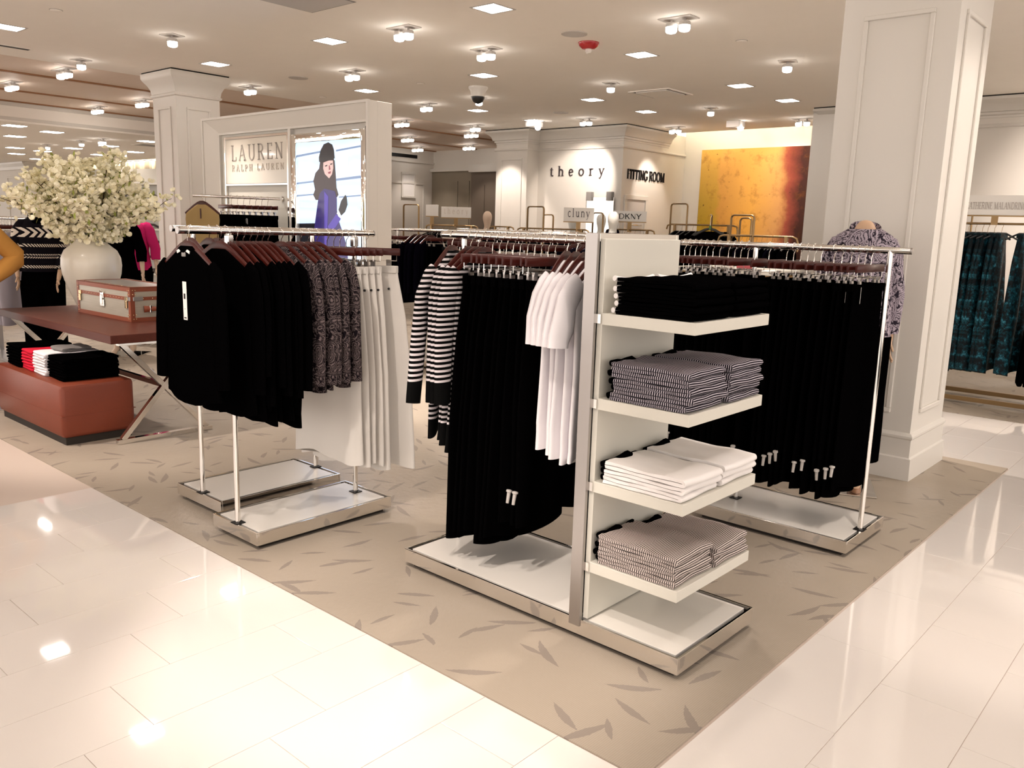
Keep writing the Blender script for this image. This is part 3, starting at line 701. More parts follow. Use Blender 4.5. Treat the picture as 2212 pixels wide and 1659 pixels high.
# alarms, speakers, sprinklers, camera, vent
t = thing('fire_alarm', 'red fire alarm strobe on the white ceiling', 'alarm', (-5.1, 6.76, H))
MB().lathe([(0.10, 0), (0.10, -0.012), (0.088, -0.035), (0.06, -0.058), (0.03, -0.06)], 24).build('housing', 'red_plastic', t, True); MB().lathe([(0.03, -0.058), (0.03, -0.085), (0.022, -0.095)], 14).build('strobe', 'clear_lens', t, True)
t = thing('dome_camera', 'security camera with black dome under white ceiling collar', 'camera', (-7.82, 8.07, H))
MB().lathe([(0.125, 0), (0.125, -0.02), (0.10, -0.05), (0.085, -0.12)], 24).build('housing', 'white_plastic', t, True); MB().lathe([(0.085, -0.12), (0.083, -0.145), (0.06, -0.185), (0.02, -0.205)], 20).build('dome', 'black_plastic', t, True)
for i, ((x, y), lab) in enumerate((((-4.99, 6.39), 'round grey ceiling speaker beside the red fire alarm'), ((-9.30, 6.38), 'round grey ceiling speaker between two twin spots over the poster wall'), ((-8.37, 10.46), 'small round ceiling speaker above the brightest back wall'))):
    t = thing('ceiling_speaker', lab, 'speaker', (x, y, H)); MB().lathe([(0.12, 0), (0.12, -0.006), (0.11, -0.008)], 24).build('rim', 'fixture_white', t); MB().lathe([(0.108, -0.006), (0.108, -0.009)], 24).build('grille', 'pad_grey', t)
for i, ((x, y), lab) in enumerate((((-8.21, 3.15), 'small round sprinkler cap near the top left corner'), ((-8.26, 7.48), 'small round sprinkler cap left of the middle square light'), ((-10.4, 7.54), 'small round sprinkler cap above the poster wall edge'), ((-3.88, 7.47), 'small round sprinkler cap left of the big right column'))):
    t = thing('sprinkler', lab, 'sprinkler', (x, y, H)); MB().lathe([(0.05, 0), (0.05, -0.004), (0.045, -0.008)], 18).build('cap', 'ceiling_white', t, True); MB().lathe([(0.054, -0.0005), (0.054, -0.002)], 18).build('rim', 'slate_grey', t)
for (x, y), lab in (((-9.43, 11.09), 'white camera housing on the ceiling above the white pilaster'), ((-6.54, 12.6), 'grey camera housing on the ceiling in front of the cove')):
    t = thing('ceiling_camera', lab, 'camera', (x, y, H)); MB().cbox(0, 0, -0.05, 0.22, 0.22, 0.10, 0.01).build('housing', 'fixture_white', t); MB().lathe([(0.05, -0.10), (0.045, -0.13), (0.02, -0.15)], 14, 0.1, -0.02).build('lens', 'lens_glow', t, True)
t = thing('air_vent', 'square ceiling air vent with a dark slot round its edge', 'vent', (-6.09, 9.64, H))
f = MB()
for (a, b, cc, d) in ((-0.30, -0.30, 0.30, -0.27), (-0.30, 0.27, 0.30, 0.30), (-0.30, -0.27, -0.27, 0.27), (0.27, -0.27, 0.30, 0.27)): f.box(a, b, -0.012, cc, d, 0)
f.build('frame', 'ceiling_white', t); MB().box(-0.27, -0.27, -0.003, 0.27, 0.27, -0.001).build('slot', 'black_gap', t); MB().box(-0.225, -0.225, -0.018, 0.225, 0.225, -0.004).build('face_plate', 'ceiling_white', t)
t = thing('access_panel', 'grey ceiling access panel at the top edge, left of the biggest lamp', 'panel', (-6.07, 4.0, H))
MB().box(-0.30, -0.52, -0.003, 0.30, 0.52, 0).build('frame', 'slate_grey', t); MB().box(-0.285, -0.505, -0.006, 0.285, 0.505, -0.002).build('door_plate', 'pad_grey', t)
t = thing('slot_diffuser', 'dark slot diffuser along the edge of the wooden ceiling, left edge', 'vent', (-10.39, 3.05, H))
MB().box(-0.05, -0.65, -0.006, 0.05, 0.65, 0).build('frame', 'ceiling_white', t); MB().box(-0.035, -0.63, -0.008, 0.035, 0.63, -0.004).build('slot', 'black_gap', t)
t = thing('wall_slot_vent', 'black horizontal slot vent high on the far left corner wall', 'vent', (-15.62, 13.5, 3.10))
MB().box(0, -1.6, -0.055, 0.012, 0.6, 0.055).build('frame', 'wall_white', t); MB().box(0.008, -1.55, -0.04, 0.016, 0.55, 0.04).build('slot', 'black_gap', t)
t = thing('far_slot_vent', 'dark slot vent on the far left hall ceiling', 'vent', (-17.6, 8.4, 2.95))
MB().box(-0.25, -0.25, -0.004, 0.25, 0.25, 0).build('frame', 'ceiling_white', t); MB().box(-0.21, -0.21, -0.008, 0.21, 0.21, -0.002).build('slot', 'slate_grey', t)
t = thing('framed_picture', 'small bright framed picture on the far left corner wall', 'picture', (-15.62, 13.75, 2.42))
panel_frame(MB(), -0.2, 0.25, -0.30, 0.30, 0, 'y', 0.05, 0.03).build('frame', 'trim_white', t); MB().box(0.0, -0.15, -0.25, 0.012, 0.20, 0.25).build('print', 'paper', t)
# golden painting
t = thing('painting', 'big abstract painting in gold and orange with a dark brown right side', 'painting', (-7.98, 14.155, 1.10))
MB().box(0, -0.0, 0, 2.30, 0.04, 1.895, 0.004).build('canvas', 'painting', t)
MB().box(0.04, 0.039, 0.04, 2.26, 0.044, 1.85).build('stretcher', 'wood_edge', t)
# lettering on the theory block
t = thing('wall_sign', 'dark widely spaced lower-case lettering on the brightest back wall', 'sign', (-9.93, 12.18, 2.435))
letters('theory', 0.175, 1.20, 0.018, 'letter', 'letter_dark', t, Matrix.Identity(4), True, 0.62)
t = thing('fitting_room_sign', 'heavy black FITTING ROOM capitals on the side wall', 'sign', (-8.36, 12.32, 2.38), PI/2)
letters('FITTING ROOM', 0.165, 1.20, 0.02, 'letter', 'print_dark', t, Matrix.Identity(4), True, 0.03)
# ------------------------------------------------------------------ shop fixtures
def base_unit(t, x0, x1, y0, y1, z0=0.026, z1=0.086, notch=()):
    """polished metal tray on a recessed plinth with a white board inside a dark reveal"""
    w = 0.010
    f = MB()
    f.box(x0, y0, z0, x1, y0+w, z1, 0.0015); f.box(x0, y1-w, z0, x1, y1, z1, 0.0015); f.box(x0, y0+w, z0, x0+w, y1-w, z1, 0.0015); f.box(x1-w, y0+w, z0, x1, y1-w, z1, 0.0015)
    f.build('base_frame', 'chrome', t)
    MB().box(x0+0.03, y0+0.03, 0.004, x1-0.03, y1-0.03, z0+0.004).build('plinth', 'dark_plinth', t)
    MB().box(x0+w, y0+w, z0, x1-w, y1-w, z1-0.022).build('reveal', 'black_gap', t)
    MB().box(x0+w+0.015, y0+w+0.015, z1-0.022, x1-w-0.015, y1-w-0.015, z1-0.002, 0.001).build('base_board', 'board_white', t)
def post(t, x, y, z1, r=0.0125):
    p = MB().tube([(x, y, 0.05), (x, y, z1)], r, 16).build('post', 'chrome', t, True)
    MB().cbox(x, y, 0.087, 0.05, 0.05, 0.004).build('foot_plate', 'black_gap', p)
def hang_bar(t, p0, p1, r=0.0155, mat='chrome'):
    b = MB().tube([p0, p1], r, 18).build('hang_bar', mat, t, True)
    d = (Vector(p1)-Vector(p0)).normalized()
    for p, s in ((p0, -1), (p1, 1)):
        q = Vector(p)
        MB().tube([q+d*s*0.001, q+d*s*0.008], r*1.03, 18).build('end_cap', 'brushed', b, True)
BZ = 1.447
# low rack nearest the tiles on the left, bar running away from the aisle
A2 = thing('garment_rack', 'chrome garment rack of black tops, paisley blouses and white trousers, nearest left base', 'rack', (0, 0, 0))
base_unit(A2, -3.652, -3.262, 1.975, 2.772); post(A2, -3.457, 1.995, BZ); post(A2, -3.457, 2.690, BZ); hang_bar(A2, (-3.457, 1.763, BZ), (-3.457, 2.805, BZ))
for y in (1.995, 2.69): MB().cbox(-3.457, y, 1.405, 0.034, 0.03, 0.05, 0.004).build('bracket', 'chrome', A2)
kb = MB().tube([(-3.445, 1.995, 1.335), (-3.415, 1.995, 1.335)], [0.006, 0.006], 10); kb.tube([(-3.416, 1.995, 1.335), (-3.405, 1.995, 1.335)], 0.013, 14); kb.build('knob', 'chrome', A2, True)
A1 = thing('garment_rack', 'chrome garment rack behind the front left one, empty white base board showing', 'rack')
base_unit(A1, -4.225, -3.775, 2.085, 2.830); post(A1, -3.985, 2.105, BZ); post(A1, -3.985, 2.81, BZ); hang_bar(A1, (-3.985, 2.00, BZ), (-3.985, 2.93, BZ))
R0 = thing('garment_rack', 'chrome garment rack half hidden behind the long black dresses', 'rack')
base_unit(R0, -4.07, -2.95, 3.935, 4.40); post(R0, -4.0, 4.17, BZ+0.02); post(R0, -3.02, 4.17, BZ+0.02); hang_bar(R0, (-4.2, 4.17, BZ+0.02), (-2.85, 4.17, BZ+0.02))
R1 = thing('garment_rack', 'chrome garment rack of dark clothes just right of the poster wall', 'rack')
base_unit(R1, -7.35, -6.15, 5.95, 6.45); post(R1, -7.2, 6.2, 1.44); post(R1, -6.25, 6.2, 1.44); hang_bar(R1, (-7.55, 6.2, 1.44), (-5.98, 6.2, 1.44))
RR = thing('garment_rack', 'chrome garment rack of long black trousers beside the big right column', 'rack')
base_unit(RR, -2.085, -1.280, 3.885, 4.405); post(RR, -1.969, 4.117, BZ); post(RR, -1.300, 4.112, BZ); hang_bar(RR, (-2.40, 4.115, BZ), (-1.212, 4.115, BZ))

# shelf unit in front: base, upright panel with four shelves, hanging bar behind it
G = thing('shelf_unit', 'white shelf unit with polished metal frame, folded tops on four shelves and a hanging bar', 'display unit')
base_unit(G, -2.667, -1.280, 2.345, 2.905)
post(G, -2.617, 2.634, BZ+0.012); hang_bar(G, (-2.74, 2.63, BZ+0.012), (-1.745, 2.63, BZ+0.012))
f = MB(); f.box(-1.742, 2.340, 0.06, -1.692, 2.356, 1.490, 0.001); f.build('front_upright', 'brushed', G)
f = MB(); f.box(-1.742, 2.854, 0.06, -1.692, 2.870, 1.490, 0.001); f.build('rear_upright', 'chrome', G)
f = MB(); f.box(-1.742, 2.356, 1.462, -1.692, 2.854, 1.490, 0.001); f.build('top_rail', 'chrome', G)
MB().box(-1.716, 2.356, 0.087, -1.704, 2.854, 1.462).build('back_plate', 'mirror', G)
MB().box(-1.694, 2.362, 0.09, -1.672, 2.850, 1.472, 0.0015).build('panel', 'shelf_white', G)
for i, z in enumerate((1.220, 0.921, 0.619, 0.315)):
    s = MB().box(-1.674, 2.358, z-0.040, -1.309, 2.888, z, 0.0012).build('shelf', 'shelf_white', G)
    MB().box(-1.692, 2.352, z-0.036, -1.672, 2.366, z-0.004).build('shelf_bracket', 'chrome', s)

# gold background racks with slim upright loops
def gold_rack(label, x0, x1, y, z, loops=(), w=0.5, base_z=0.12):
    t = thing('garment_rack', label, 'rack')
    b = MB().tube([(x0, y, z-0.06), (x0+0.015, y, z-0.015), (x0+0.06, y, z), (x1-0.06, y, z), (x1-0.015, y, z-0.015), (x1, y, z-0.06), (x1, y, z-0.14)], 0.011, 10); b.build('hang_bar', 'gold', t, True)
    for x in (x0+0.12, x1-0.12): MB().cbox(x, y, (z+0.05)/2, 0.03, 0.03, z-0.05, 0.002).build('post', 'gold', t)
    fr = MB()
    for yy in (y-w/2, y+w/2): fr.box(x0, yy-0.02, 0.03, x1, yy+0.02, 0.07)
    for xx in (x0, x1-0.04): fr.box(xx, y-w/2, 0.03, xx+0.04, y+w/2, 0.07)
    for xx in (x0+0.06, x1-0.10):
        for yy in (y-w/2, y+w/2): fr.box(xx, yy-0.015, 0.004, xx+0.03, yy+0.015, 0.03)
    fr.build('base_frame', 'gold', t)
    for (lx, lw, top, dy) in loops:
        m = MB()
        m.tube([(lx, y+dy, z-0.5), (lx, y+dy, top-0.03), (lx+0.01, y+dy, top-0.008), (lx+0.03, y+dy, top), (lx+lw-0.03, y+dy, top), (lx+lw-0.01, y+dy, top-0.008), (lx+lw, y+dy, top-0.03), (lx+lw, y+dy, z-0.5)], 0.016, 8, ry=0.009)
        m.build('upright_loop', 'gold', t, True)
    return t
gold_rack('gold garment rack just left of the pale-lettered placard', -9.35, -8.28, 8.6, 1.50, ((-9.85, 0.34, 1.79, 0.0),))
gold_rack('gold garment rack with a pale mannequin behind it, left of the white pilaster', -8.95, -8.45, 9.55, 1.505)
gold_rack('gold garment rack below the spaced wall lettering with two tall loops', -7.90, -6.65, 9.0, 1.495, ((-7.46, 0.28, 1.78, -0.3), (-7.72, 0.18, 1.69, 0.35)))
gold_rack('gold garment rack beneath the black and white letter placard', -6.95, -6.15, 9.8, 1.515, ((-7.0, 0.17, 1.73, -0.25),))
gold_rack('gold garment rack at the left edge of the golden painting', -5.85, -4.85, 9.6, 1.60, ((-5.80, 0.24, 1.86, 0.0),))
gold_rack('gold garment rack in front of the golden painting, nearest the column', -4.25, -3.40, 8.0, 1.487, ((-4.22, 0.13, 1.67, 0.4), (-4.12, 0.25, 1.69, 0.0)))
GM = gold_rack('gold garment rack of teal velvet dresses beyond the tiled aisle on the right', -2.35, 0.4, 8.85, 1.665, ((-2.42, 0.25, 1.78, 0.3),))

# placards on gold stems
def placard(label, x, y, z0, w, h, text, lh, lw, serif, mat, rot=0.0, stem=0.12, track=0.0):
    t = thing('placard', label, 'sign', (x, y, z0), rot)
    MB().box(-w/2, -0.006, 0, w/2, 0.006, h, 0.001).build('board', 'board_white', t)
    MB().box(-w/2, -0.012, -0.012, w/2, 0.012, 0.0).build('holder_rail', 'gold', t)
    MB().box(-0.028, -0.006, -stem-0.012, 0.028, 0.006, -0.012).build('stem', 'gold', t)
    if text: letters(text, lh, lw, 0.003, 'letter', mat, t, Matrix.Translation((-lw/2, -0.006, (h-lh*(0.55 if text.islower() else 1.0))/2)), serif, track)
    return t
placard('white placard with faint widely spaced letters on a gold stem', -8.72, 8.6, 1.612, 0.44, 0.15, 'theory', 0.085, 0.36, True, 'sign_pale', 0.50, 0.12, 0.5)
placard('small blank white placard left of the pale-lettered placard', -9.22, 8.6, 1.63, 0.19, 0.16, '', 0, 0, True, 'sign_pale', 0.5, 0.14)
placard('white placard with five dark serif letters on a gold stem', -6.83, 9.0, 1.60, 0.40, 0.18, 'cluny', 0.11, 0.29, True, 'letter_dark', 0.55, 0.13, 0.25)
placard('white placard with four bold black capitals on a gold stem', -6.56, 9.8, 1.625, 0.45, 0.14, 'DKNY', 0.072, 0.31, False, 'print_dark', 0.55, 0.13)
t = placard('white placard lettered in flowing grey capitals above the teal velvet dresses', -1.90, 8.80, 1.74, 0.64, 0.18, '', 0, 0, True, 'sign_grey', 0.20, 0.075)
letters('CATHERINE', 0.062, 0.215, 0.003, 'letter', 'sign_grey', t, Matrix.Translation((-0.245, -0.006, 0.055)), True)
letters('MALANDRINO', 0.062, 0.255, 0.003, 'letter', 'sign_grey', t, Matrix.Translation((-0.018, -0.006, 0.055)), True)
# mirror panel on the brightest back wall with two clamps
t = thing('wall_mirror', 'frameless mirror held by two grey clamps on the brightest back wall', 'mirror', (-8.74, 12.14, 1.0))
MB().box(-0.30, -0.012, 0, 0.27, 0.012, 1.06, 0.002).build('glass', 'mirror', t)
for x in (-0.24, 0.19): MB().box(x-0.055, -0.05, 1.00, x+0.055, 0.03, 1.15, 0.004).build('clamp', 'slate_grey', t)

# poster wall: thick white portal with a bevelled front frame, name panel, lit picture in a mirror frame
PY = 4.58
P = thing('poster_wall', 'free-standing white display wall with deep bevelled frame, lettered panel and lit poster', 'display wall')
X0, X1, ZT = -8.40, -5.70, 2.50
bw = 0.22
b = MB(); b.box(X0, PY+0.10, 0, X1, PY+0.26, ZT, 0.002); b.build('core', 'wall_white', P)
# bevelled frame: outer edge proud, inner edge set back
fr = MB()
def bevel_ring(mb, outer, inner, y0, y1, yb):
    (ax0, ax1, az1), (bx0, bx1, bz1) = outer, inner
    o = [(ax0, 0.0), (ax0, az1), (ax1, az1), (ax1, 0.0)]; i_ = [(bx0, 0.0), (bx0, bz1), (bx1, bz1), (bx1, 0.0)]
    mb.loft([[(p[0], y0, p[1]), (q[0], y1, q[1]), (q[0], yb, q[1]), (p[0], yb, p[1])] for p, q in zip(o, i_)])
bevel_ring(fr, (X0, X1, ZT), (X0+bw, X1-0.07, ZT-0.145), PY-0.0, PY+0.07, PY+0.10)
fr.build('bevelled_frame', 'wall_white', P)
lip = MB(); bevel_ring(lip, (X0+bw, X1-0.07, ZT-0.145), (X0+bw+0.02, X1-0.09, ZT-0.165), PY+0.055, PY+0.055, PY+0.10); lip.build('inner_lip', 'trim_white', P)
lip = MB(); bevel_ring(lip, (X0-0.004, X1+0.004, ZT+0.004), (X0+0.018, X1-0.018, ZT-0.018), PY-0.006, PY-0.006, PY+0.02); lip.build('outer_lip', 'trim_white', P)
yb = PY+0.10
MB().box(-8.16, yb-0.02, 0.3, -6.94, yb+0.0, 2.335).build('back_panel', 'shelf_white', P)
gp = MB().box(-8.06, yb-0.034, 1.85, -6.97, yb-0.020, 2.285, 0.002).build('name_panel', 'sign_glass', P)
letters('LAUREN', 0.150, 0.92, 0.004, 'letter', 'sign_grey', gp, Matrix.Translation((-7.955, yb-0.034, 2.075)), True, 0.25)
letters('RALPH LAUREN', 0.062, 0.92, 0.004, 'letter', 'sign_pale', gp, Matrix.Translation((-7.945, yb-0.034, 1.975)), True, 0.42)
tr = MB()
for (a, z0, c2, z1) in ((-8.085, 0.3, -8.06, 2.31), (-6.97, 0.3, -6.945, 2.31), (-8.06, 2.285, -6.97, 2.31), (-8.06, 1.83, -6.97, 1.85)): tr.box(a, yb-0.04, z0, c2, yb-0.019, z1, 0.002)
tr.build('panel_trim', 'chrome', P)
MB().box(-6.94, yb-0.045, 0.3, -6.90, yb, 2.335).build('mullion', 'trim_white', P)
mf = MB()
for (a, z0, c2, z1) in ((-6.90, 0.55, -6.815, 2.285), (-5.86, 0.55, -5.79, 2.285), (-6.815, 2.20, -5.86, 2.285), (-6.815, 0.55, -5.86, 0.64)): mf.box(a, yb-0.055, z0, c2, yb, z1, 0.012)
mf.build('mirror_frame', 'mirror', P, True)
MB().box(-5.795, yb-0.05, 0.5, -5.775, yb+0.0, 2.30).build('frame_shadow_gap', 'black_gap', P)
sc = MB().box(0, 0, 0, 0.955, 0.012, 1.56); sc = sc.build('poster_screen', 'screen_sky', P); sc.location = (-6.815, yb-0.032, 0.64)
def poly(pts, y, mat, nm):
    # pts in poster units: x 0..1 across, y 0..1 down the visible upper part (0.955 m wide, 1.0 unit = 0.77 m down)
    MB().prism([(0.955*x, 1.56-0.77*v) for x, v in pts], y, y-0.0012).build(nm, mat, sc)
poly([(0, 0.135), (0.45, 0.095), (0.45, 0.115), (0, 0.16)], -0.0008, 'screen_line', 'plank_line'); poly([(0.62, 0.10), (1, 0.065), (1, 0.085), (0.62, 0.12)], -0.0008, 'screen_line', 'plank_line')
poly([(0, 0.455), (0.35, 0.43), (0.35, 0.45), (0, 0.475)], -0.0008, 'screen_line', 'plank_line'); poly([(0.62, 0.42), (1, 0.39), (1, 0.42), (0.62, 0.445)], -0.0008, 'screen_line', 'plank_line')
poly([(0, 0.60), (0.30, 0.585), (0.30, 0.60), (0, 0.62)], -0.0008, 'screen_line', 'plank_line'); poly([(0.66, 0.62), (1, 0.60), (1, 0.615), (0.66, 0.635)], -0.0008, 'screen_line', 'plank_line')
poly([(0.62, 0.16), (0.80, 0.14), (0.80, 0.40), (0.62, 0.42)], -0.0008, 'screen_pale', 'pale_light')
poly([(0, 0.94), (0.30, 0.93), (0.30, 1.42), (0, 1.42)], -0.0008, 'screen_dark', 'dark_corner')
poly([(0.38, 0.20), (0.36, 0.30), (0.30, 0.35), (0.265, 0.44), (0.29, 0.54), (0.26, 0.60), (0.30, 0.66), (0.40, 0.66), (0.60, 0.66), (0.655, 0.60), (0.625, 0.52), (0.615, 0.38), (0.60, 0.22), (0.56, 0.17)], -0.0016, 'screen_hair', 'hair')
poly([(0.43, 0.235), (0.575, 0.20), (0.58, 0.30), (0.56, 0.37), (0.515, 0.415), (0.45, 0.365), (0.425, 0.30)], -0.0030, 'screen_skin', 'face')
poly([(0.50, 0.345), (0.545, 0.335), (0.54, 0.36), (0.51, 0.365)], -0.0044, 'screen_lip', 'lips'); poly([(0.455, 0.27), (0.49, 0.262), (0.49, 0.275), (0.46, 0.282)], -0.0044, 'screen_hair', 'eye'); poly([(0.535, 0.252), (0.57, 0.246), (0.568, 0.258), (0.54, 0.266)], -0.0044, 'screen_hair', 'eye')
poly([(0.515, 0.27), (0.528, 0.27), (0.540, 0.315), (0.515, 0.322)], -0.0044, 'screen_lip', 'nose')
poly([(0.365, 0.225), (0.362, 0.175), (0.39, 0.095), (0.44, 0.03), (0.51, 0.012), (0.57, 0.04), (0.595, 0.10), (0.605, 0.19), (0.575, 0.215), (0.47, 0.215), (0.40, 0.23)], -0.0044, 'screen_hat', 'hat')
poly([(0.37, 0.58), (0.44, 0.53), (0.60, 0.56), (0.63, 0.64), (0.63, 0.78), (0.66, 0.90), (0.73, 1.06), (0.78, 1.20), (0.80, 1.42), (0.24, 1.42), (0.25, 1.10), (0.31, 0.80), (0.34, 0.66)], -0.0030, 'screen_coat', 'coat')
poly([(0.62, 0.82), (0.69, 0.87), (0.61, 0.97), (0.51, 1.02), (0.49, 0.96)], -0.0044, 'screen_coat_light', 'coat_sleeve')
poly([(0.63, 0.81), (0.665, 0.765), (0.70, 0.80), (0.68, 0.86)], -0.0056, 'screen_pale', 'wrist')
poly([(0.66, 0.77), (0.70, 0.67), (0.765, 0.60), (0.785, 0.635), (0.795, 0.71), (0.76, 0.79), (0.70, 0.835)], -0.0068, 'screen_hat', 'glove')
poly([(0.44, 0.56), (0.50, 0.62), (0.46, 1.40), (0.43, 1.40)], -0.0044, 'screen_coat_light', 'coat_edge')
# face-out bar on the poster wall
fo = MB().tube([(-7.42, 3.93, 1.70), (-7.09, 4.64, 1.70)], 0.013, 14).build('face_out_bar', 'chrome', P, True)
MB().tube([(-7.09, 4.655, 1.70), (-7.085, 4.665, 1.70)], 0.03, 14).build('wall_flange', 'chrome', P, True)
# ------------------------------------------------------------------ hangers and clothes
# local frame: origin where the hook rests on the bar; x along the shoulders, y along the bar, z up
def hook(mb, rbar=0.0155, low=-0.06, side=1):
    r = rbar + 0.0035
    pts = [(side*r*math.cos(a), 0, r*math.sin(a)) for a in [math.radians(200-20*i) for i in range(0, 13)]]
    pts += [(side*r*0.75, 0, -0.018), (0.002, 0, -0.034), (0, 0, low)]
    mb.tube(pts, 0.0019, 6)
def make_shirt_hanger(name, label):
    t = thing(name, label, 'hanger')
    h = MB(); hook(h, low=-0.062); h.build('hook', 'chrome', t, True)
    w = MB(); prof = [(-0.205, -0.158, 0.009), (-0.16, -0.132, 0.013), (-0.10, -0.098, 0.017), (-0.05, -0.075, 0.021), (-0.018, -0.066, 0.024)]
    prof = prof + [(-x, z, q) for x, z, q in prof[::-1]]
    w.tube([(x, 0, z) for x, z, q in prof], [0.0065]*len(prof), 10, ry=[q for x, z, q in prof], up=(0, 0, 1)); w.build('wooden_shoulder', 'hanger_wood', t, True)
    return t
def make_clip_hanger(name, label, mat='hanger_wood'):
    t = thing(name, label, 'hanger')
    h = MB(); hook(h, low=-0.072); h.build('hook', 'chrome', t, True)
    MB().box(-0.185, -0.0065, -0.106, 0.185, 0.0065, -0.070, 0.003).build('wooden_bar', mat, t, True)
    r = MB(); r.tube([(-0.17, 0, -0.133), (0.17, 0, -0.133)], 0.0017, 6)
    for x in (-0.168, 0.168): r.tube([(x, 0, -0.10), (x, 0, -0.133)], 0.0017, 6)
    r.build('clip_rod', 'chrome', t, True)
    for x in (-0.125, 0.125):
        c = MB(); c.loft([[(x-0.011, -0.008, -0.128), (x+0.011, -0.008, -0.128), (x+0.011, 0.008, -0.128), (x-0.011, 0.008, -0.128)], [(x-0.012, -0.004, -0.145), (x+0.012, -0.004, -0.145), (x+0.012, 0.004, -0.145), (x-0.012, 0.004, -0.145)], [(x-0.010, -0.0075, -0.178), (x+0.010, -0.0075, -0.178), (x+0.010, 0.0075, -0.178), (x-0.010, 0.0075, -0.178)]])
        c.build('clip', 'brushed', t)
    return t
SH = make_shirt_hanger('shirt_hanger', 'x'); SH['used'] = 0
CH = make_clip_hanger('clip_hanger', 'x'); CH['used'] = 0
def hang(proto, loc, rz, label, group):
    if proto['used'] == 0:
        proto['used'] = 1; proto.location = loc; proto.rotation_euler = (0, 0, rz); proto['label'] = label; proto['group'] = group
        return proto
    return dup(proto, loc, rz, label, group)

def cloth(mb, prof, n=30, fold=4, amp=(0.0, 0.008), ph=0.0, p=0.75, capb=False):
    """lofted cloth: prof rows (z, half width, half thickness[, dx]); folds grow downward"""
    rings = []; z0, z1 = prof[0][0], prof[-1][0]
    for row in prof:
        z, hw, ht = row[:3]; dx = row[3] if len(row) > 3 else 0
        k = (z-z0)/(z1-z0); a = amp[0]+(amp[1]-amp[0])*k
        r = []
        for i in range(n):
            th = 2*PI*i/n; c, s_ = math.cos(th), math.sin(th)
            x = hw*math.copysign(abs(c)**p, c); y = ht*math.copysign(abs(s_)**p, s_)
            y += a*math.sin(fold*PI*x/max(hw, 0.01)*0.5+ph+2.2*k) + 0.4*a*math.sin(7.3*x/max(hw, 0.01)+ph*2.1)
            r.append((x+dx+0.4*a*math.sin(5*z+ph), y, z + (0.02*k*math.sin(3*x/max(hw, 0.01)+ph) if k > 0.98 else 0)))
        rings.append(r)
    return mb.loft(rings, True, True)
def refine(prof, m=14):
    out = []
    for i in range(m+1):
        f = i/m*(len(prof)-1); a = min(int(f), len(prof)-2); u = f-a
        out.append(tuple(prof[a][j]*(1-u)+prof[a+1][j]*u for j in range(3)))
    return out
TAGS = {}
def make_top(name, label, cat, mat, hem=-0.84, sh=0.205, hemw=0.23, ht=0.014, sleeve=-0.74, sw=0.045, smat=None, seed=0, collar=None, flare=0.0, tag_=None, out=0.035, splay=0.0, flare_s=1.0):
    rnd = random.Random(seed); t = thing(name, label, cat)
    prof = [(-0.078, 0.052, ht*0.9), (-0.088, 0.075, ht), (-0.112, 0.118, ht), (-0.140, 0.168, ht), (-0.166, sh, ht), (-0.215, sh+0.006, ht*1.1), (-0.33, sh-0.012, ht*1.15), (-0.48, sh-0.012+flare*0.4, ht*1.2), ((hem-0.48)/2-0.06, (sh+hemw)/2, ht*1.25), (hem+0.05, hemw-0.004, ht*1.3), (hem, hemw, ht*1.3)]
    cloth(mb := MB(), prof, 34, rnd.choice((3, 4, 5)), (0.0, ht*0.55), rnd.uniform(0, 6)); mb.build('body', mat, t, True, 60)
    if sleeve:
        for s in (-1, 1):
            q = MB(); x0 = s*(sh-0.012); mid = (sleeve-0.165)/2; o_ = out+(splay if s < 0 else 0.0)
            pth = [(x0-s*0.02, 0, -0.150), (x0+s*0.012, 0, -0.178), (x0+s*(0.012+o_*0.4), 0.004, -0.26 if sleeve < -0.5 else -0.22), (x0+s*(0.012+o_*0.75), 0.006*math.sin(seed), mid if sleeve < -0.5 else (sleeve-0.22)/2), (x0+s*(0.014+o_*0.97), -0.004, sleeve+0.03), (x0+s*(0.014+o_), -0.004, sleeve)]
            q.tube(pth, [sw*0.8, sw*1.05, sw*1.08, sw*flare_s, sw*0.88*flare_s, sw*0.85*flare_s], 14, ry=[ht*0.9, ht*1.1, ht*1.2, ht*1.3, ht*1.3, ht*1.3], up=(0, 1, 0))
            q.build('sleeve', smat or mat, t, True, 60)
    if collar:
        q = MB(); q.loft([[(0.058*math.cos(a), ht*1.25*math.sin(a), -0.098) for a in [2*PI*i/18 for i in range(18)]], [(0.068*math.cos(a), ht*1.5*math.sin(a), -0.078) for a in [2*PI*i/18 for i in range(18)]], [(0.05*math.cos(a), ht*1.0*math.sin(a), -0.066) for a in [2*PI*i/18 for i in range(18)]]])
        q.build('collar', collar, t, True)
    return t
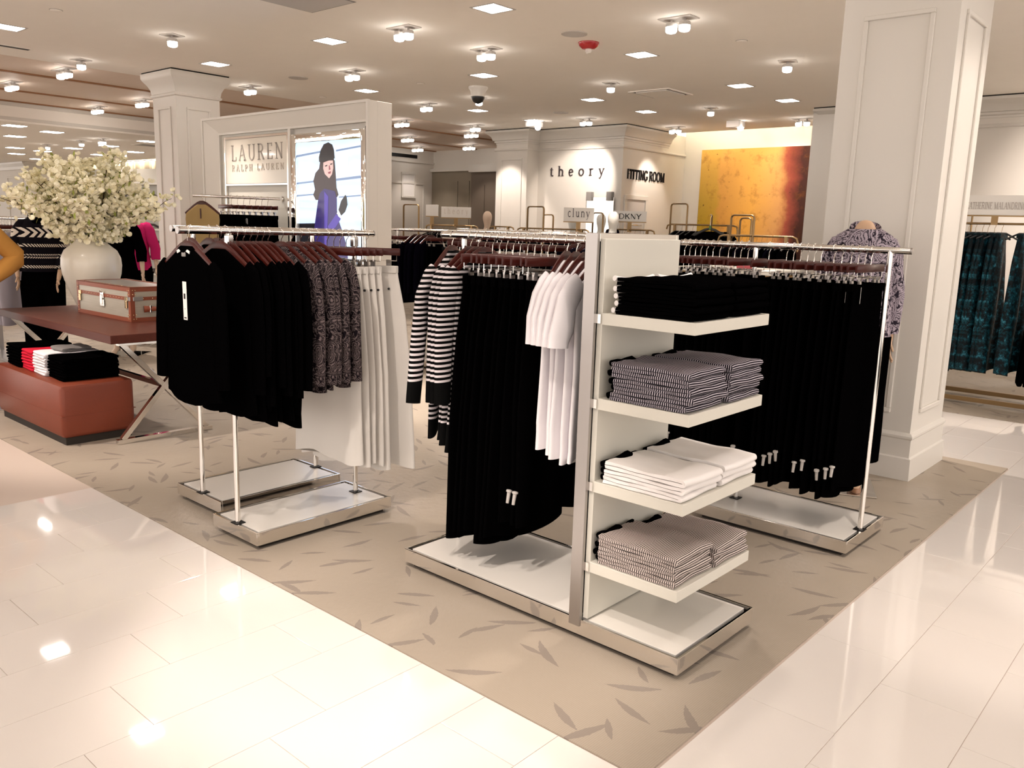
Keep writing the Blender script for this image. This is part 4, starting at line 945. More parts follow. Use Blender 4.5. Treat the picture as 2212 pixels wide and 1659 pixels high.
def make_bottom(name, label, cat, mat, hem=-1.2, w0=0.165, w1=0.21, ht=0.014, seed=0, split=False, amp=0.9, z0=-0.160, dots=False):
    rnd = random.Random(seed); t = thing(name, label, cat)
    ph = rnd.uniform(0, 6); fo = rnd.choice((3, 4, 5))
    if split:
        top = refine([(z0, w0, ht*0.8), (z0-0.05, w0+0.004, ht), (z0-0.24, w0+0.02, ht*1.1)], 4)
        cloth(mb := MB(), top, 30, 2, (0, ht*0.2), ph); b = mb.build('waist', mat, t, True, 60)
        for s in (-1, 1):
            hw0 = (w0+0.02)/2; hw1 = w1/2
            rows = [(z0-0.23+(hem-z0+0.23)*k, hw0+(hw1-hw0)*k, ht*1.05, s*(hw0*0.98+(hw1-hw0)*k*1.0)) for k in [i/10 for i in range(11)]]
            cloth(q := MB(), rows, 22, 2, (0, ht*amp*0.6), ph+s); q.build('trouser_leg', mat, t, True, 60)
    else:
        cloth(mb := MB(), refine([(z0, w0, ht*0.8), (z0-0.06, w0+0.008, ht), (z0-0.25, w0+(w1-w0)*0.45, ht*1.1), (hem*0.6, w0+(w1-w0)*0.8, ht*1.25), (hem, w1, ht*1.5)], 16), 40, fo, (0, ht*amp), ph); mb.build('body', mat, t, True, 60)
    MB().box(-w0-0.001, -ht*0.95, z0-0.036, w0+0.001, ht*0.95, z0+0.001, 0.003).build('waistband', mat, t)
    return t
def add_tag(root, x, y, z, w=0.028, h=0.11, mat='paper', nm='price_tag', lines=True, rz=0.0):
    o = MB().cbox(0, 0, 0, w, 0.0012, h, 0.0004).build(nm, mat, root); o.location = (x, y, z); o.rotation_euler = (0, rz*0.3, rz)
    if lines:
        q = MB(); q.box(-w*0.25, -0.0012, h*0.05, w*0.2, -0.0007, h*0.19); q.box(-w*0.1, -0.0012, -h*0.22, w*0.0, -0.0007, -h*0.20); q.box(-w*0.3, -0.0012, -h*0.46, w*0.3, -0.0007, -h*0.43); q.build('print', 'print_dark', o)['kind'] = 'stuff'
def add_pin(root, x, y, z, rz=0.2):
    m = MB(); m.tube([(0, 0, 0), (0, 0, -0.05)], [0.0085, 0.0065], 10); m.lathe([(0.0, 0.006), (0.012, 0.004), (0.013, -0.004), (0.008, -0.006)], 12, cap0=False); o = m.build('security_tag', 'grey_plastic', root, True); o.location = (x, y, z); o.rotation_euler = (0, rz, 0)

RZY = PI/2          # for racks whose bar runs along y
def Y2(y): return (-3.457, y, BZ)
# --- front left rack: black tops, paisley blouses, white trousers
GRP = 'black tops on the front left rack'
ys = [1.800, 1.948, 1.990, 2.030, 2.064, 2.098, 2.130, 2.162, 2.192]
for i, y in enumerate(ys):
    lab = f'black long-sleeved top{" with white price tag" if i == 0 else ""}, {ORD[i]} from the aisle on the front left rack'
    t = make_top('black_pullover', lab, 'top', 'black_cloth', hem=(-0.74, -0.80, -0.82, -0.79, -0.85, -0.83, -0.87, -0.84, -0.88)[i], sh=0.205+0.01*(i % 3), hemw=0.22+0.012*(i % 4), ht=0.018 if i == 0 else 0.0125, sleeve=(-0.66, -0.70, -0.62, -0.76, -0.68, -0.72, -0.70, -0.74, -0.71)[i], seed=i, collar='black_cloth' if i in (0, 3, 5) else None)
    t.location = Y2(y); t.rotation_euler = (0, 0, (0.05, 0.12, 0.06, 0.02, 0.08, 0.05, 0.1, 0.04, 0.08)[i])
    if i == 0:
        add_tag(t, 0.005, -0.026, -0.30, 0.030, 0.165)
        for s in (-1, 1): MB().cbox(s*0.036, -0.022, -0.088, 0.030, 0.002, 0.013, 0.001, ry=s*0.35).build('label_tape', 'paper', t)
        MB().cbox(0.002, -0.022, -0.100, 0.03, 0.002, 0.022, 0.002).build('care_label', 'slate_grey', t)
    hang(SH, Y2(y), t.rotation_euler[2], f'dark wooden hanger, {ORD[i]} from the aisle end of the front left rack', 'wooden shirt hangers on the front left rack')
ys = [2.262, 2.318, 2.366, 2.412, 2.462]
for i, y in enumerate(ys):
    t = make_top('paisley_blouse', f'black and taupe paisley blouse, {ORD[i]} of five beside the white trousers', 'blouse', 'paisley_dark', hem=-0.72-0.012*(i % 2), sh=0.200, hemw=0.225, ht=0.019, sleeve=-0.70, sw=0.055, seed=20+i, collar='paisley_dark', out=0.045)
    t.location = Y2(y); t.rotation_euler = (0, 0, 0.10+0.05*math.sin(i*2))
    hang(SH, Y2(y), t.rotation_euler[2], f'dark wooden hanger holding the {ORD[i]} paisley blouse', 'wooden hangers of the paisley blouses')
ys = [2.522, 2.562, 2.600, 2.638, 2.678, 2.762]
for i, y in enumerate(ys):
    last = i == 5
    t = make_bottom('white_trousers', f'white wide-leg trousers, {ORD[i]} of six on the front left rack' + (', fully showing their side' if last else ''), 'trousers', 'white_cloth', hem=-1.13-0.014*i, w0=0.170, w1=0.275 if last else 0.235, ht=0.022 if last else 0.015, seed=40+i, amp=0.5)
    rz = 0.52 if last else 0.16+0.03*i
    t.location = Y2(y); t.rotation_euler = (0, 0, rz)
    o = MB().lathe([(0.006, -0.003), (0.006, 0.003)], 12).build('pin_dot', 'black_plastic', t); o.location = (0.135 if last else 0.165, -0.024 if last else -0.012, -0.275); o.rotation_euler = (PI/2, 0, 0)
    if i in (2, 3, 4): add_pin(t, 0.16-0.03*i, -0.03, -0.98)
    hang(CH, Y2(y), rz, f'dark wooden clip hanger holding the {ORD[i]} white trousers', 'clip hangers of the white trousers')
# --- rack behind it
for i, y in enumerate((2.09, 2.19, 2.235, 2.28)):
    t = make_top('black_pullover', f'black top on the rack behind the front left rack, {ORD[i]} from the aisle', 'top', 'black_cloth', hem=-0.80+0.03*i, ht=0.013, sleeve=-0.72, seed=60+i)
    t.location = (-3.985, y, BZ); hang(SH, (-3.985, y, BZ), 0, f'reddish wooden hanger on the rack behind, {ORD[i]} from the aisle', 'wooden hangers on the second left rack')
# --- centre bar of the shelf unit
CBZ = BZ+0.012
def C3(x): return (x, 2.63, CBZ)
for i, x in enumerate((-2.690, -2.575, -2.530, -2.488)):
    t = make_top('striped_sweater', f'black and white striped sweater, {ORD[i]} from the open end of the shelf unit bar', 'sweater', 'sailor_stripe', hem=-0.86-0.022*i, sh=0.205, hemw=0.225, ht=0.020 if i == 0 else 0.0165, sleeve=-0.69, sw=0.05, smat='sleeve_stripe', seed=80+i, collar='sailor_stripe', out=0.05, splay=0.10 if i == 0 else 0.0)
    t.location = C3(x); t.rotation_euler = (0, 0, RZY+(0.35, 0.16, 0.10, 0.05)[i])
    hang(SH, C3(x), t.rotation_euler[2], f'dark wooden hanger holding the {ORD[i]} striped sweater', 'wooden hangers of the striped sweaters')
xs = [-2.445, -2.405, -2.366, -2.328, -2.290, -2.250, -2.212, -2.176, -2.140, -2.105]
for i, x in enumerate(xs):
    t = make_bottom('black_skirt', f'long black skirt, {ORD[i]} from the striped sweaters on the shelf unit bar', 'skirt', 'black_cloth', hem=-1.26+0.014*(i % 4) if i < 7 else -1.13, w0=0.165, w1=0.245 if i < 7 else 0.2, ht=0.0135, seed=100+i, amp=0.8)
    t.location = C3(x); t.rotation_euler = (0, 0, RZY+0.04*math.sin(i*1.7))
    if i in (8, 9): add_pin(t, -0.20, -0.0, -1.0)
    hang(CH, C3(x), t.rotation_euler[2]+0.05*math.sin(i), f'dark wooden clip hanger, {ORD[i]} from the striped sweaters', 'clip hangers of the long black skirts')
for i, x in enumerate((-2.046, -2.000, -1.955, -1.908, -1.860)):
    t = make_top('white_tee', f'white short-sleeved top, {ORD[i]} of five next to the metal upright', 'top', 'cool_white_cloth', hem=-0.78-0.012*i, sh=0.215, hemw=0.215, ht=0.0165, sleeve=-0.375, sw=0.060, seed=120+i, out=0.10, flare_s=1.18)
    t.location = C3(x); t.rotation_euler = (0, 0, RZY+0.30-0.05*i)
    hang(SH, C3(x), t.rotation_euler[2], f'dark wooden hanger holding the {ORD[i]} white short-sleeved top', 'wooden hangers of the white tops')
# --- right rack
xs = [-2.384, -2.352, -2.318, -2.285, -2.250, -2.212, -2.172, -2.121, -2.085, -2.050, -2.010, -1.894, -1.800, -1.764, -1.728, -1.692, -1.658, -1.624, -1.560, -1.522, -1.478, -1.444, -1.412, -1.384]
for i, x in enumerate(xs):
    t = make_bottom('black_trousers', f'long black trousers, {ORD[len(xs)-1-i]} from the big column end of the right rack', 'trousers', 'black_cloth', hem=-1.19+0.02*(i % 3)-0.008*(i % 2), w0=0.172, w1=0.215, ht=0.0135, seed=140+i, amp=0.6)
    t.location = (x, 4.115, BZ); t.rotation_euler = (0, 0, RZY-0.05+0.04*math.sin(i*2.3))
    if i in (1, 2, 3, 5, 9, 11, 13, 14, 15, 16, 18, 19, 21, 22, 23): add_pin(t, -0.222, -0.004, -1.0-0.05*((i*7) % 4)/3, 0.15*math.sin(i*5))
    if i in (21, 23): add_tag(t, -0.14, -0.02, -0.21, 0.026, 0.075, lines=False, rz=0.4)
    hang(CH, (x, 4.115, BZ), t.rotation_euler[2]+0.04*math.sin(i*3.1), f'dark wooden clip hanger, {ORD[len(xs)-1-i]} from the column end of the right rack', 'clip hangers of the right rack')
# --- rack half hidden behind the skirts
DK = [make_top('navy_pullover', 'x', 'top', 'dotted_navy', hem=-0.72, ht=0.015, sleeve=-0.6, seed=201), make_bottom('black_skirt', 'x', 'skirt', 'black_cloth', hem=-0.95, ht=0.014, seed=202)]
for k in (0, 1): DK[k]['used'] = 0
for i in range(13):
    x = -4.12+0.095*i; k = 0 if i > 9 else 1
    p = hang(DK[k], (x, 4.17, BZ+0.02), RZY+0.05*math.sin(i*2.1), (f'navy dotted top, {ORD[i-10]} of three behind the white short-sleeved tops' if k == 0 else f'black skirt on the rack behind the long black skirts, {ORD[i]} from its left end'), 'clothes on the rack behind the shelf unit')
    hang(SH if k == 0 else CH, (x, 4.17, BZ+0.02), p.rotation_euler[2], f'wooden hanger on the rack behind the shelf unit, {ORD[i]} from its left end', 'hangers on the rack behind the shelf unit')
# --- dark rack right of the poster wall
D2 = [make_top('black_pullover', 'x', 'top', 'navy_cloth', hem=-0.74, ht=0.016, sleeve=-0.66, seed=211), make_bottom('striped_skirt', 'x', 'skirt', 'pin_stripe_v', hem=-0.70, w1=0.2, ht=0.016, seed=213), make_bottom('black_skirt', 'x', 'skirt', 'black_cloth', hem=-0.78, ht=0.015, seed=212)]
for d in D2: d['used'] = 0
for i in range(17):
    x = -7.42+0.085*i; k = 0 if i in (6, 7, 8, 9) else (1 if i in (12, 13, 15) else 2)
    nm = ('dark navy top', 'black skirt with white vertical stripes', 'black skirt')[k]
    p = hang(D2[k], (x, 6.2, 1.44), RZY+(0.5 if k == 1 else 0.1)+0.06*math.sin(i*2.1), f'{nm}, {ORD[i]} along the rack just right of the poster wall', 'clothes on the rack beside the poster wall')
    hang(SH if k == 0 else CH, (x, 6.2, 1.44), p.rotation_euler[2], f'wooden hanger, {ORD[i]} along the rack just right of the poster wall', 'hangers on the rack beside the poster wall')
# --- gold racks: dark clothes on thin wire hangers
def make_wire_hanger():
    t = thing('wire_hanger', 'x', 'hanger'); h = MB(); hook(h, 0.011, -0.075); h.build('hook', 'gold', t, True)
    w = MB(); w.tube([(-0.19, 0, -0.135), (-0.05, 0, -0.08), (0.05, 0, -0.08), (0.19, 0, -0.135)], 0.006, 6, ry=0.009); w.build('shoulder', 'black_plastic', t, True); return t
WH = make_wire_hanger(); WH['used'] = 0
D3 = [make_top('black_jacket', 'x', 'jacket', 'black_cloth', hem=-0.80, ht=0.016, sleeve=-0.62, seed=221), make_top('navy_jacket', 'x', 'jacket', 'navy_cloth', hem=-0.78, ht=0.016, sleeve=-0.6, seed=222)]
for d in D3: d['used'] = 0
for (x0, x1, y, z, n, where) in ((-9.2, -8.45, 8.6, 1.495, 13, 'gold rack left of the pale-lettered placard'), (-8.85, -8.55, 9.55, 1.50, 4, 'gold rack in front of the pale mannequin'), (-7.75, -6.8, 9.0, 1.49, 13, 'gold rack below the spaced wall lettering'), (-6.8, -6.3, 9.8, 1.51, 7, 'gold rack beneath the black letter placard'),
                          (-5.7, -5.0, 9.6, 1.595, 10, 'gold rack at the painting edge'), (-4.1, -3.5, 8.0, 1.482, 12, 'gold rack in front of the painting')):
    for i in range(n):
        x = x0+(x1-x0)*i/(n-1); k = (i*5+n) % 3 == 0
        nm = 'navy jacket' if k else 'black jacket'
        hang(D3[1 if k else 0], (x, y, z), RZY+0.08*math.sin(i*1.9), f'{nm}, {ORD[i]} from the left on the {where}', 'dark clothes on the ' + where)
        hang(WH, (x, y, z), RZY+0.08*math.sin(i*1.9), f'gold-hooked hanger, {ORD[i]} from the left on the {where}', 'hangers on the ' + where)
t = dup(D3[0], (-4.98, 9.15, 1.60), 0.35, 'black jacket hung facing out on a black hanger before the painting'); t['group'] = 'jackets facing out'
del t['group']
t = thing('clear_hanger', 'black hanger with a green neck holding the jacket before the painting', 'hanger', (-4.98, 9.15, 1.60), 0.35)
h = MB(); h.tube([(-0.012, 0, 0.11), (0.0, 0, 0.125), (0.012, 0, 0.11), (0.0, 0, 0.08), (0, 0, -0.05)], 0.003, 6); h.build('hook', 'chrome', t, True)
MB().tube([(0, 0, -0.01), (0, 0, -0.06)], [0.018, 0.04], 10, ry=0.012).build('neck', 'bag_green', t, True)
w = MB(); w.tube([(-0.2, 0, -0.135), (-0.06, 0, -0.062), (0, 0, -0.045), (0.06, 0, -0.062), (0.2, 0, -0.135)], 0.008, 8, ry=0.016); w.build('shoulder', 'black_plastic', t, True)
t = thing('bag_stand', 'small stand holding the outward black jacket on the gold rack', 'stand', (-4.98, 9.18, 0)); MB().tube([(0, 0, 0.02), (0, 0, 1.71), (0, -0.03, 1.715)], 0.01, 8).build('pole', 'gold', t, True); MB().lathe([(0.15, 0.004), (0.15, 0.014), (0.02, 0.022)], 20).build('base', 'gold', t, True)
# --- teal velvet rack on the far right
D4 = [make_bottom('velvet_dress', 'x', 'dress', 'teal_velvet', hem=-1.36, w0=0.10, w1=0.24, ht=0.03, seed=231, z0=-0.085, amp=1.2), make_bottom('black_dress', 'x', 'dress', 'black_cloth', hem=-1.42, w0=0.09, w1=0.23, ht=0.02, seed=232, z0=-0.085)]
for d in D4: d['used'] = 0
vx = [-2.28, -2.20, -2.12, -2.06, -2.00, -1.955, -1.90, -1.84, -1.66, -1.50, -1.42, -1.36, -1.30, -1.22, -1.14, -1.05, -0.95, -0.85, -0.7, -0.55, -0.4, -0.2, 0.0]
for i, x in enumerate(vx):
    k = 0 if 2 <= i <= 8 else 1
    hang(D4[k], (x, 8.85, 1.66), (RZY-0.05 if k == 0 else RZY-0.1)+0.1*math.sin(i*2.3), (f'crushed teal velvet dress, {ORD[i-2]} from the left on the far right gold rack' if k == 0 else f'long black dress, {ORD[i]} hanging place on the far right gold rack'), 'dresses on the far right gold rack')
    hang(WH, (x, 8.85, 1.66), RZY-0.6, f'gold-hooked hanger, {ORD[i]} hanging place on the far right gold rack', 'hangers on the far right gold rack')
# --- face-out bar on the poster wall
fx, fy, fz = -7.42, 3.93, 1.70
def FO(k): return (fx+0.33*k, fy+0.71*k, fz)
t = make_top('suede_blouse', 'tan suede sleeveless top hanging before the left column', 'top', 'tan_suede', hem=-0.66, sh=0.200, hemw=0.20, ht=0.018, sleeve=None, seed=250, tag_=None); t.location = FO(0.10); t.rotation_euler = (0, 0, 0.30)
MB().cbox(0, -0.022, -0.16, 0.012, 0.004, 0.09, 0.001).build('neck_slit', 'hanger_wood', t)
hang(SH, FO(0.10), 0.30, 'dark wooden hanger holding the tan suede top', 'hangers of the face-out bar')
FK = make_bottom('black_skirt', 'x', 'skirt', 'black_cloth', hem=-0.62, w0=0.175, w1=0.20, ht=0.012, seed=251); FK['used'] = 0
for i in range(8):
    p = hang(FK, FO(0.36+0.07*i), -0.20+0.02*i, f'black skirt on the face-out bar of the poster wall, {ORD[i]} from its tip', 'black skirts on the face-out bar')
    hang(CH, FO(0.36+0.07*i), -0.20+0.02*i, f'wooden clip hanger on the face-out bar, {ORD[i]} from its tip', 'hangers of the face-out bar')
for i in range(5):
    q = FO(0.36+0.07*i); o = MB().cbox(0, 0, 0, 0.05, 0.0012, 0.16, 0.0004).build('price_tag', 'paper'); o.location = (q[0]-0.12+0.045*i, q[1]-0.03-0.01*i, fz-0.27); o.rotation_euler = (0.08, 0.05*(i-2), -0.1)
    b = MB().box(-0.012, -0.0012, 0.0, 0.012, -0.0007, 0.03).build('print', 'print_dark', o)
    tag(o, f'white swing tag, {ORD[i]} from the left on the black skirts before the poster wall', 'tag', 'white swing tags on the black skirts')
for pr, nm in ((SH, 'shirt_hanger'), (CH, 'clip_hanger'), (WH, 'wire_hanger')):
    del pr['used']
for o in bpy.data.objects:
    if 'used' in o: del o['used']
# ------------------------------------------------------------------ folded stacks
def folded(name, label, cat, mat, w, d, h, loc, rz=0.0, collar=None, uvperiod=True, seed=0, group=None, sag=0.0):
    """folded garment: cloth wrapped round a soft fold at +x, collar towards -x; w along x, d along y. UV.x follows the cloth"""
    rnd = random.Random(seed)
    t = thing(name, label, cat, loc, rz, group)
    bm = bmesh.new(); uvl = bm.loops.layers.uv.new('UVMap')
    gap = h*0.10; q = (h-gap)/2; prof = []      # outer path then inner path, in x-z
    R = h/2
    for i in range(11): prof.append((-w/2+(w-R)*i/10, h))
    for i in range(1, 8):
        a = PI/2-PI*i/8; prof.append((w/2-R+R*math.cos(a), R+R*math.sin(a)))
    for i in range(11): prof.append((w/2-R-(w-R)*i/10, 0.0))
    for i in range(11): prof.append((-w/2+(w-R*1.4)*i/10, q))
    prof.append((w/2-R*0.8, h/2))
    for i in range(11): prof.append((w/2-R*1.4-(w-R*1.4)*i/10, q+gap))
    s = [0.0]
    for a, b in zip(prof, prof[1:]): s.append(s[-1]+math.hypot(b[0]-a[0], b[1]-a[1]))
    NY = 10; rows = []
    for j in range(NY+1):
        v = j/NY; y = -d/2+d*v
        e = 1.0-(0.10 if j in (0, NY) else 0.0)
        row = []
        for (x, z) in prof:
            wob = 0.0022*math.sin(9*x/w+seed)+0.0016*math.sin(11*v+seed*1.7)
            top = max(0, min(1, z/h))
            zz = h/2+(z-h/2)*e + wob*top + sag*top*math.sin(PI*v)
            row.append(bm.verts.new((x+0.004*math.sin(5*v+seed)*(x > 0), y+0.0025*math.sin(17*x/w+seed+z*200), zz)))
        rows.append(row)
    n = len(prof)
    def face(vs, us):
        f = bm.faces.new(vs)
        for lp, u in zip(f.loops, us): lp[uvl].uv = u
        f.smooth = True
        return f
    for j in range(NY):
        for i in range(n-1):
            face((rows[j][i], rows[j][i+1], rows[j+1][i+1], rows[j+1][i]), ((s[i], j/NY), (s[i+1], j/NY), (s[i+1], (j+1)/NY), (s[i], (j+1)/NY)))
        face((rows[j][n-1], rows[j][0], rows[j+1][0], rows[j+1][n-1]), ((s[-1], j/NY), (s[-1]+0.001, j/NY), (s[-1]+0.001, (j+1)/NY), (s[-1], (j+1)/NY)))
    for row, fl in ((rows[0], 1), (rows[NY], -1)):   # side edges: cloth layers seen end on
        pairs = [(k, 51-k) for k in range(11)] + [(k, 40) for k in range(11, 18)] + [(18+k, 39-k) for k in range(11)]
        for (a, ia), (b, ib) in zip(pairs, pairs[1:]):
            ks = [a, b, ib] + ([ia] if ia != ib else [])
            try: face([row[q_] for q_ in ks], [(prof[q_][0], 0) for q_ in ks])
            except ValueError: pass
    bmesh.ops.recalc_face_normals(bm, faces=bm.faces)
    me = bpy.data.meshes.new('folded_body'); bm.to_mesh(me); bm.free(); me.materials.append(MATS[mat]); me.set_sharp_from_angle(angle=math.radians(60))
    o = bpy.data.objects.new('body', me); COL.objects.link(o); o.parent = t
    if collar:
        c = MB(); pts = []
        for i in range(9):
            v = i/8; pts.append((-w/2-0.016+0.020*math.sin(PI*v)+0.006*math.sin(seed+7*v), -d*0.46+d*0.92*v, h*0.55+0.005*math.sin(6*v+seed)+(0.010 if 0.35 < v < 0.6 else 0)))
        c.tube(pts, [0.010, 0.017, 0.016, 0.013, 0.018, 0.014, 0.014, 0.016, 0.008], 8, ry=[h*0.4, h*0.52, h*0.5, h*0.42, h*0.62, h*0.46, h*0.46, h*0.5, h*0.3], up=(0, 0, 1))
        c.build('collar', collar, t, True)
    return t
# top shelf: black tops with pale lining, two piles
for i in range(5):
    for k, (cy, wd) in enumerate(((2.486, 0.243), (2.754, 0.240))):
        t = folded('folded_shirt', f'black top with pale collar lining, {ORD[4-i]} from the top, {"front" if k == 0 else "rear"} pile, highest shelf', 'folded top', 'black_cloth', 0.300+0.006*(i % 2), wd, 0.024, (-1.470+0.004*((i*3) % 4), cy, 1.2205+0.0245*i), 0.0, None, seed=300+i*2+k, group='folded black tops on the highest shelf', sag=0.0)
        c = MB(); x = -0.162
        pts = [(x+0.006*math.sin(PI*v), -0.12+0.24*v, 0.013+(0.010*(abs(v-0.5)*2)**2 if i == 4 else 0.0)) for v in [j/8 for j in range(9)]]
        c.tube(pts, 0.009, 8, ry=0.0095, up=(0, 0, 1)); c.build('collar_lining', 'folded_white', t, True)
for i in range(5):
    for k, cy in enumerate((2.487, 2.757)):
        folded('folded_shirt', f'dark finely striped top, {ORD[4-i]} from the top, {"front" if k == 0 else "rear"} pile, second shelf', 'folded top', 'stripe_dark', 0.302+0.005*((i+k) % 2), 0.243, 0.0265, (-1.474+0.005*((i*3+k) % 4), cy, 0.9215+0.0270*i), 0.012*((i*7+k) % 3-1), 'black_cloth', seed=320+i*2+k, group='finely striped dark tops on the second shelf')
for i in range(3):
    for k, cy in enumerate((2.487, 2.757)):
        folded('folded_shirt', f'white top with black collar, {ORD[2-i]} from the top, {"front" if k == 0 else "rear"} pile, third shelf', 'folded top', 'folded_white', 0.318+0.006*i, 0.243, 0.0265, (-1.478+0.006*i, cy, 0.6195+0.0270*i), -0.01*i, 'black_cloth', seed=340+i*2+k, group='folded white tops on the third shelf')
for i in range(4):
    for k, cy in enumerate((2.487, 2.757)):
        if k == 1 and i == 3: continue
        folded('folded_shirt', f'beige striped top with black collar, {ORD[(3 if k == 0 else 2)-i]} from the top, {"front" if k == 0 else "rear"} pile, lowest shelf', 'folded top', 'stripe_light', 0.318+0.005*((i+k) % 2), 0.243, 0.0265, (-1.482+0.006*((i*3+k) % 3), cy, 0.3155+0.0270*i), 0.012*((i*5+k) % 3-1), 'black_cloth', seed=360+i*2+k, group='striped tops on the lowest shelf')

# ------------------------------------------------------------------ table with crossed legs, leather bench, trunk, vase
TB = thing('display_table', 'reddish-brown wooden table on crossed polished metal legs', 'table', (-6.525, 2.66, 0))
MB().box(-1.03, -0.35, 0.678, 1.03, 0.46, 0.735, 0.003).build('tabletop', 'table_wood', TB)
for x in (-0.98, 1.005):
    for s in (-1, 1):
        a = Vector((x, -0.30*s, 0.03)); b = Vector((x, 0.30*s, 0.70)); d = b-a; L = d.length
        m = Matrix.Translation((a+b)/2) @ Matrix.Rotation(math.atan2(d.y, d.z), 4, 'X').inverted()
        MB().box(-0.019+0.0008*s, -0.016, -L/2, 0.019+0.0008*s, 0.016, L/2, 0.001, m).build('leg', 'chrome', TB)
    MB().box(x-0.022, -0.335, 0.004, x+0.022, 0.335, 0.034, 0.0015).build('foot_bar', 'chrome', TB)
    MB().box(x-0.022, -0.30, 0.662, x+0.022, 0.30, 0.678, 0.0015).build('top_bar', 'chrome', TB)
MB().box(-0.98, -0.015, 0.352, 1.005, 0.015, 0.385, 0.001).build('stretcher', 'chrome', TB)
BN = thing('leather_bench', 'low brown leather bench holding stacks of folded sweaters', 'bench', (-6.28, 2.285, 0))
MB().box(-0.60, -0.235, 0.052, 0.60, 0.245, 0.408, 0.030).build('upholstered_body', 'brown_leather', BN, True)
MB().box(-0.575, -0.21, 0.004, 0.575, 0.22, 0.054).build('plinth', 'dark_plinth', BN)
MB().box(-0.601, -0.2365, 0.20, 0.601, 0.2465, 0.203, 0.0).build('seam', 'brown_leather', BN)
bz = 0.4085
for (nm, mat, x, w, n, hh, cy, lab) in (('folded_sweater', 'black_cloth', -5.925, 0.27, 8, 0.0185, 2.300, 'black'), ('folded_sweater', 'cool_white_cloth', -6.175, 0.215, 8, 0.0190, 2.285, 'white'), ('folded_sweater', 'red_cloth', -6.40, 0.215, 7, 0.0200, 2.29, 'red'), ('folded_sweater', 'black_cloth', -6.66, 0.27, 7, 0.0215, 2.285, 'black')):
    for i in range(n):
        side = '' if lab != 'black' else (' rightmost' if x > -6 else ' leftmost')
        t = folded(nm, f'folded {lab} sweater, {ORD[n-1-i]} from the top of the{side} {lab} stack on the leather bench', 'sweater', mat, 0.36, w, hh, (x+0.006*((i*5) % 3-1), cy+0.005*((i*3) % 3), bz+(hh+0.0004)*i), -PI/2+0.02*((i*7) % 3-1), None, seed=400+i, group=f'{lab} sweaters stacked on the leather bench' + side)
t = folded('folded_sweater', 'folded grey sweater lying behind the white stack on the leather bench', 'sweater', 'grey_cloth', 0.20, 0.2, 0.025, (-6.13, 2.43, bz+0.16), -PI/2, None, seed=433)
t.location = (-6.175, 2.32, bz+0.156)
# trunk: metal sheet box edged with tan leather, brass nails, latch, hasps, handle
TK_ = thing('travel_trunk', 'vintage metal trunk edged in tan leather on the wooden table', 'trunk', (-6.565, 2.915, 0.7355), 0.03)
tw, td, th = 0.435, 0.195, 0.25       # half width x, half depth y, height
MB().box(-tw, -td, 0.0, tw, td, th, 0.006).build('shell', 'trunk_metal', TK_)
MB().box(-tw+0.045, -td+0.045, th-0.0005, tw-0.045, td-0.045, th+0.0025, 0.001).build('lid_plate', 'brushed', TK_)
e = 0.030; le = MB()
for s in (-1, 1):
    for zz in (0, th):
        z0, z1 = (zz-0.003, zz+e) if zz == 0 else (zz-e, zz+0.004)
        if zz == 0: z0 = 0.0
        le.box(-tw-0.003, s*td-0.003, z0, tw+0.003, s*td+0.003, z1); le.box(s*tw-0.003, -td, z0, s*tw+0.003, td, z1)
    le.box(-tw-0.003, s*td-(e if s > 0 else -0.0)-0.003*(s < 0), th-0.001, tw+0.003, s*td+(e if s < 0 else 0)+0.003*(s > 0), th+0.004); le.box(s*tw-(e if s > 0 else 0)-0.003*(s < 0), -td, th-0.001, s*tw+(e if s < 0 else 0)+0.003*(s > 0), td, th+0.0042)
    for s2 in (-1, 1):
        le.box(s*tw-(e if s > 0 else 0.004), s2*td-0.0036, 0, s*tw+(e if s < 0 else 0.004), s2*td+0.0036, th); le.box(s*tw-0.0036, s2*td-(e if s2 > 0 else 0.0), 0, s*tw+0.0036, s2*td+(e if s2 < 0 else 0.0), th)
le.build('leather_edging', 'tan_leather', TK_)
bd = MB()
for s in (-1, 1): bd.box(-tw, s*td-0.003, 0.155, tw, s*td+0.003, 0.181); bd.box(s*tw-0.003, -td, 0.155, s*tw+0.003, td, 0.181)
bd.build('leather_band', 'tan_leather', TK_)
nail = MB().lathe([(0.0045, 0.0), (0.004, 0.0016), (0.001, 0.0026)], 8).build('nail', 'brass', TK_, True); nm_ = nail.data
def nails(pts, face):
    global nail
    for p in pts:
        o = nail if nail is not None else bpy.data.objects.new('nail', nm_)
        if nail is None: COL.objects.link(o); o.parent = TK_
        nail = None
        o.location = p; o.rotation_euler = {'-y': (PI/2, 0, 0), '+x': (0, PI/2, 0), '+z': (0, 0, 0)}[face]
nails([(x, -td-0.0035, 0.168) for x in [-0.36+0.045*i for i in range(17)] if abs(x) > 0.05], '-y')
nails([(tw+0.0035, y, 0.168) for y in (-0.10, -0.03, 0.04, 0.11)], '+x')
nails([(tw-0.015+dx, -td-0.004, z) for z in (0.02, 0.05, th-0.02, th-0.05) for dx in (0, -0.02)] + [(-tw+0.015, -td-0.004, z) for z in (0.02, 0.06, 0.12, 0.2, th-0.02)], '-y')
nails([(tw+0.004, -td+0.015+dy, z) for z in (0.02, 0.05, th-0.02, th-0.05) for dy in (0, 0.02)], '+x')
nails([(-tw+0.02+0.1*i, -td+0.014, th+0.004) for i in range(9)], '+z')
lt = MB(); lt.cbox(0, -td-0.007, 0.168, 0.05, 0.01, 0.05, 0.003); lt.cbox(0, -td-0.008, 0.110, 0.062, 0.010, 0.055, 0.004); lt.cbox(0, -td-0.014, 0.135, 0.028, 0.010, 0.075, 0.003); lt.tube([(-0.012, -td-0.014, 0.19), (0, -td-0.016, 0.205), (0.012, -td-0.014, 0.19)], 0.005, 8); lt.build('lock', 'chrome', TK_)
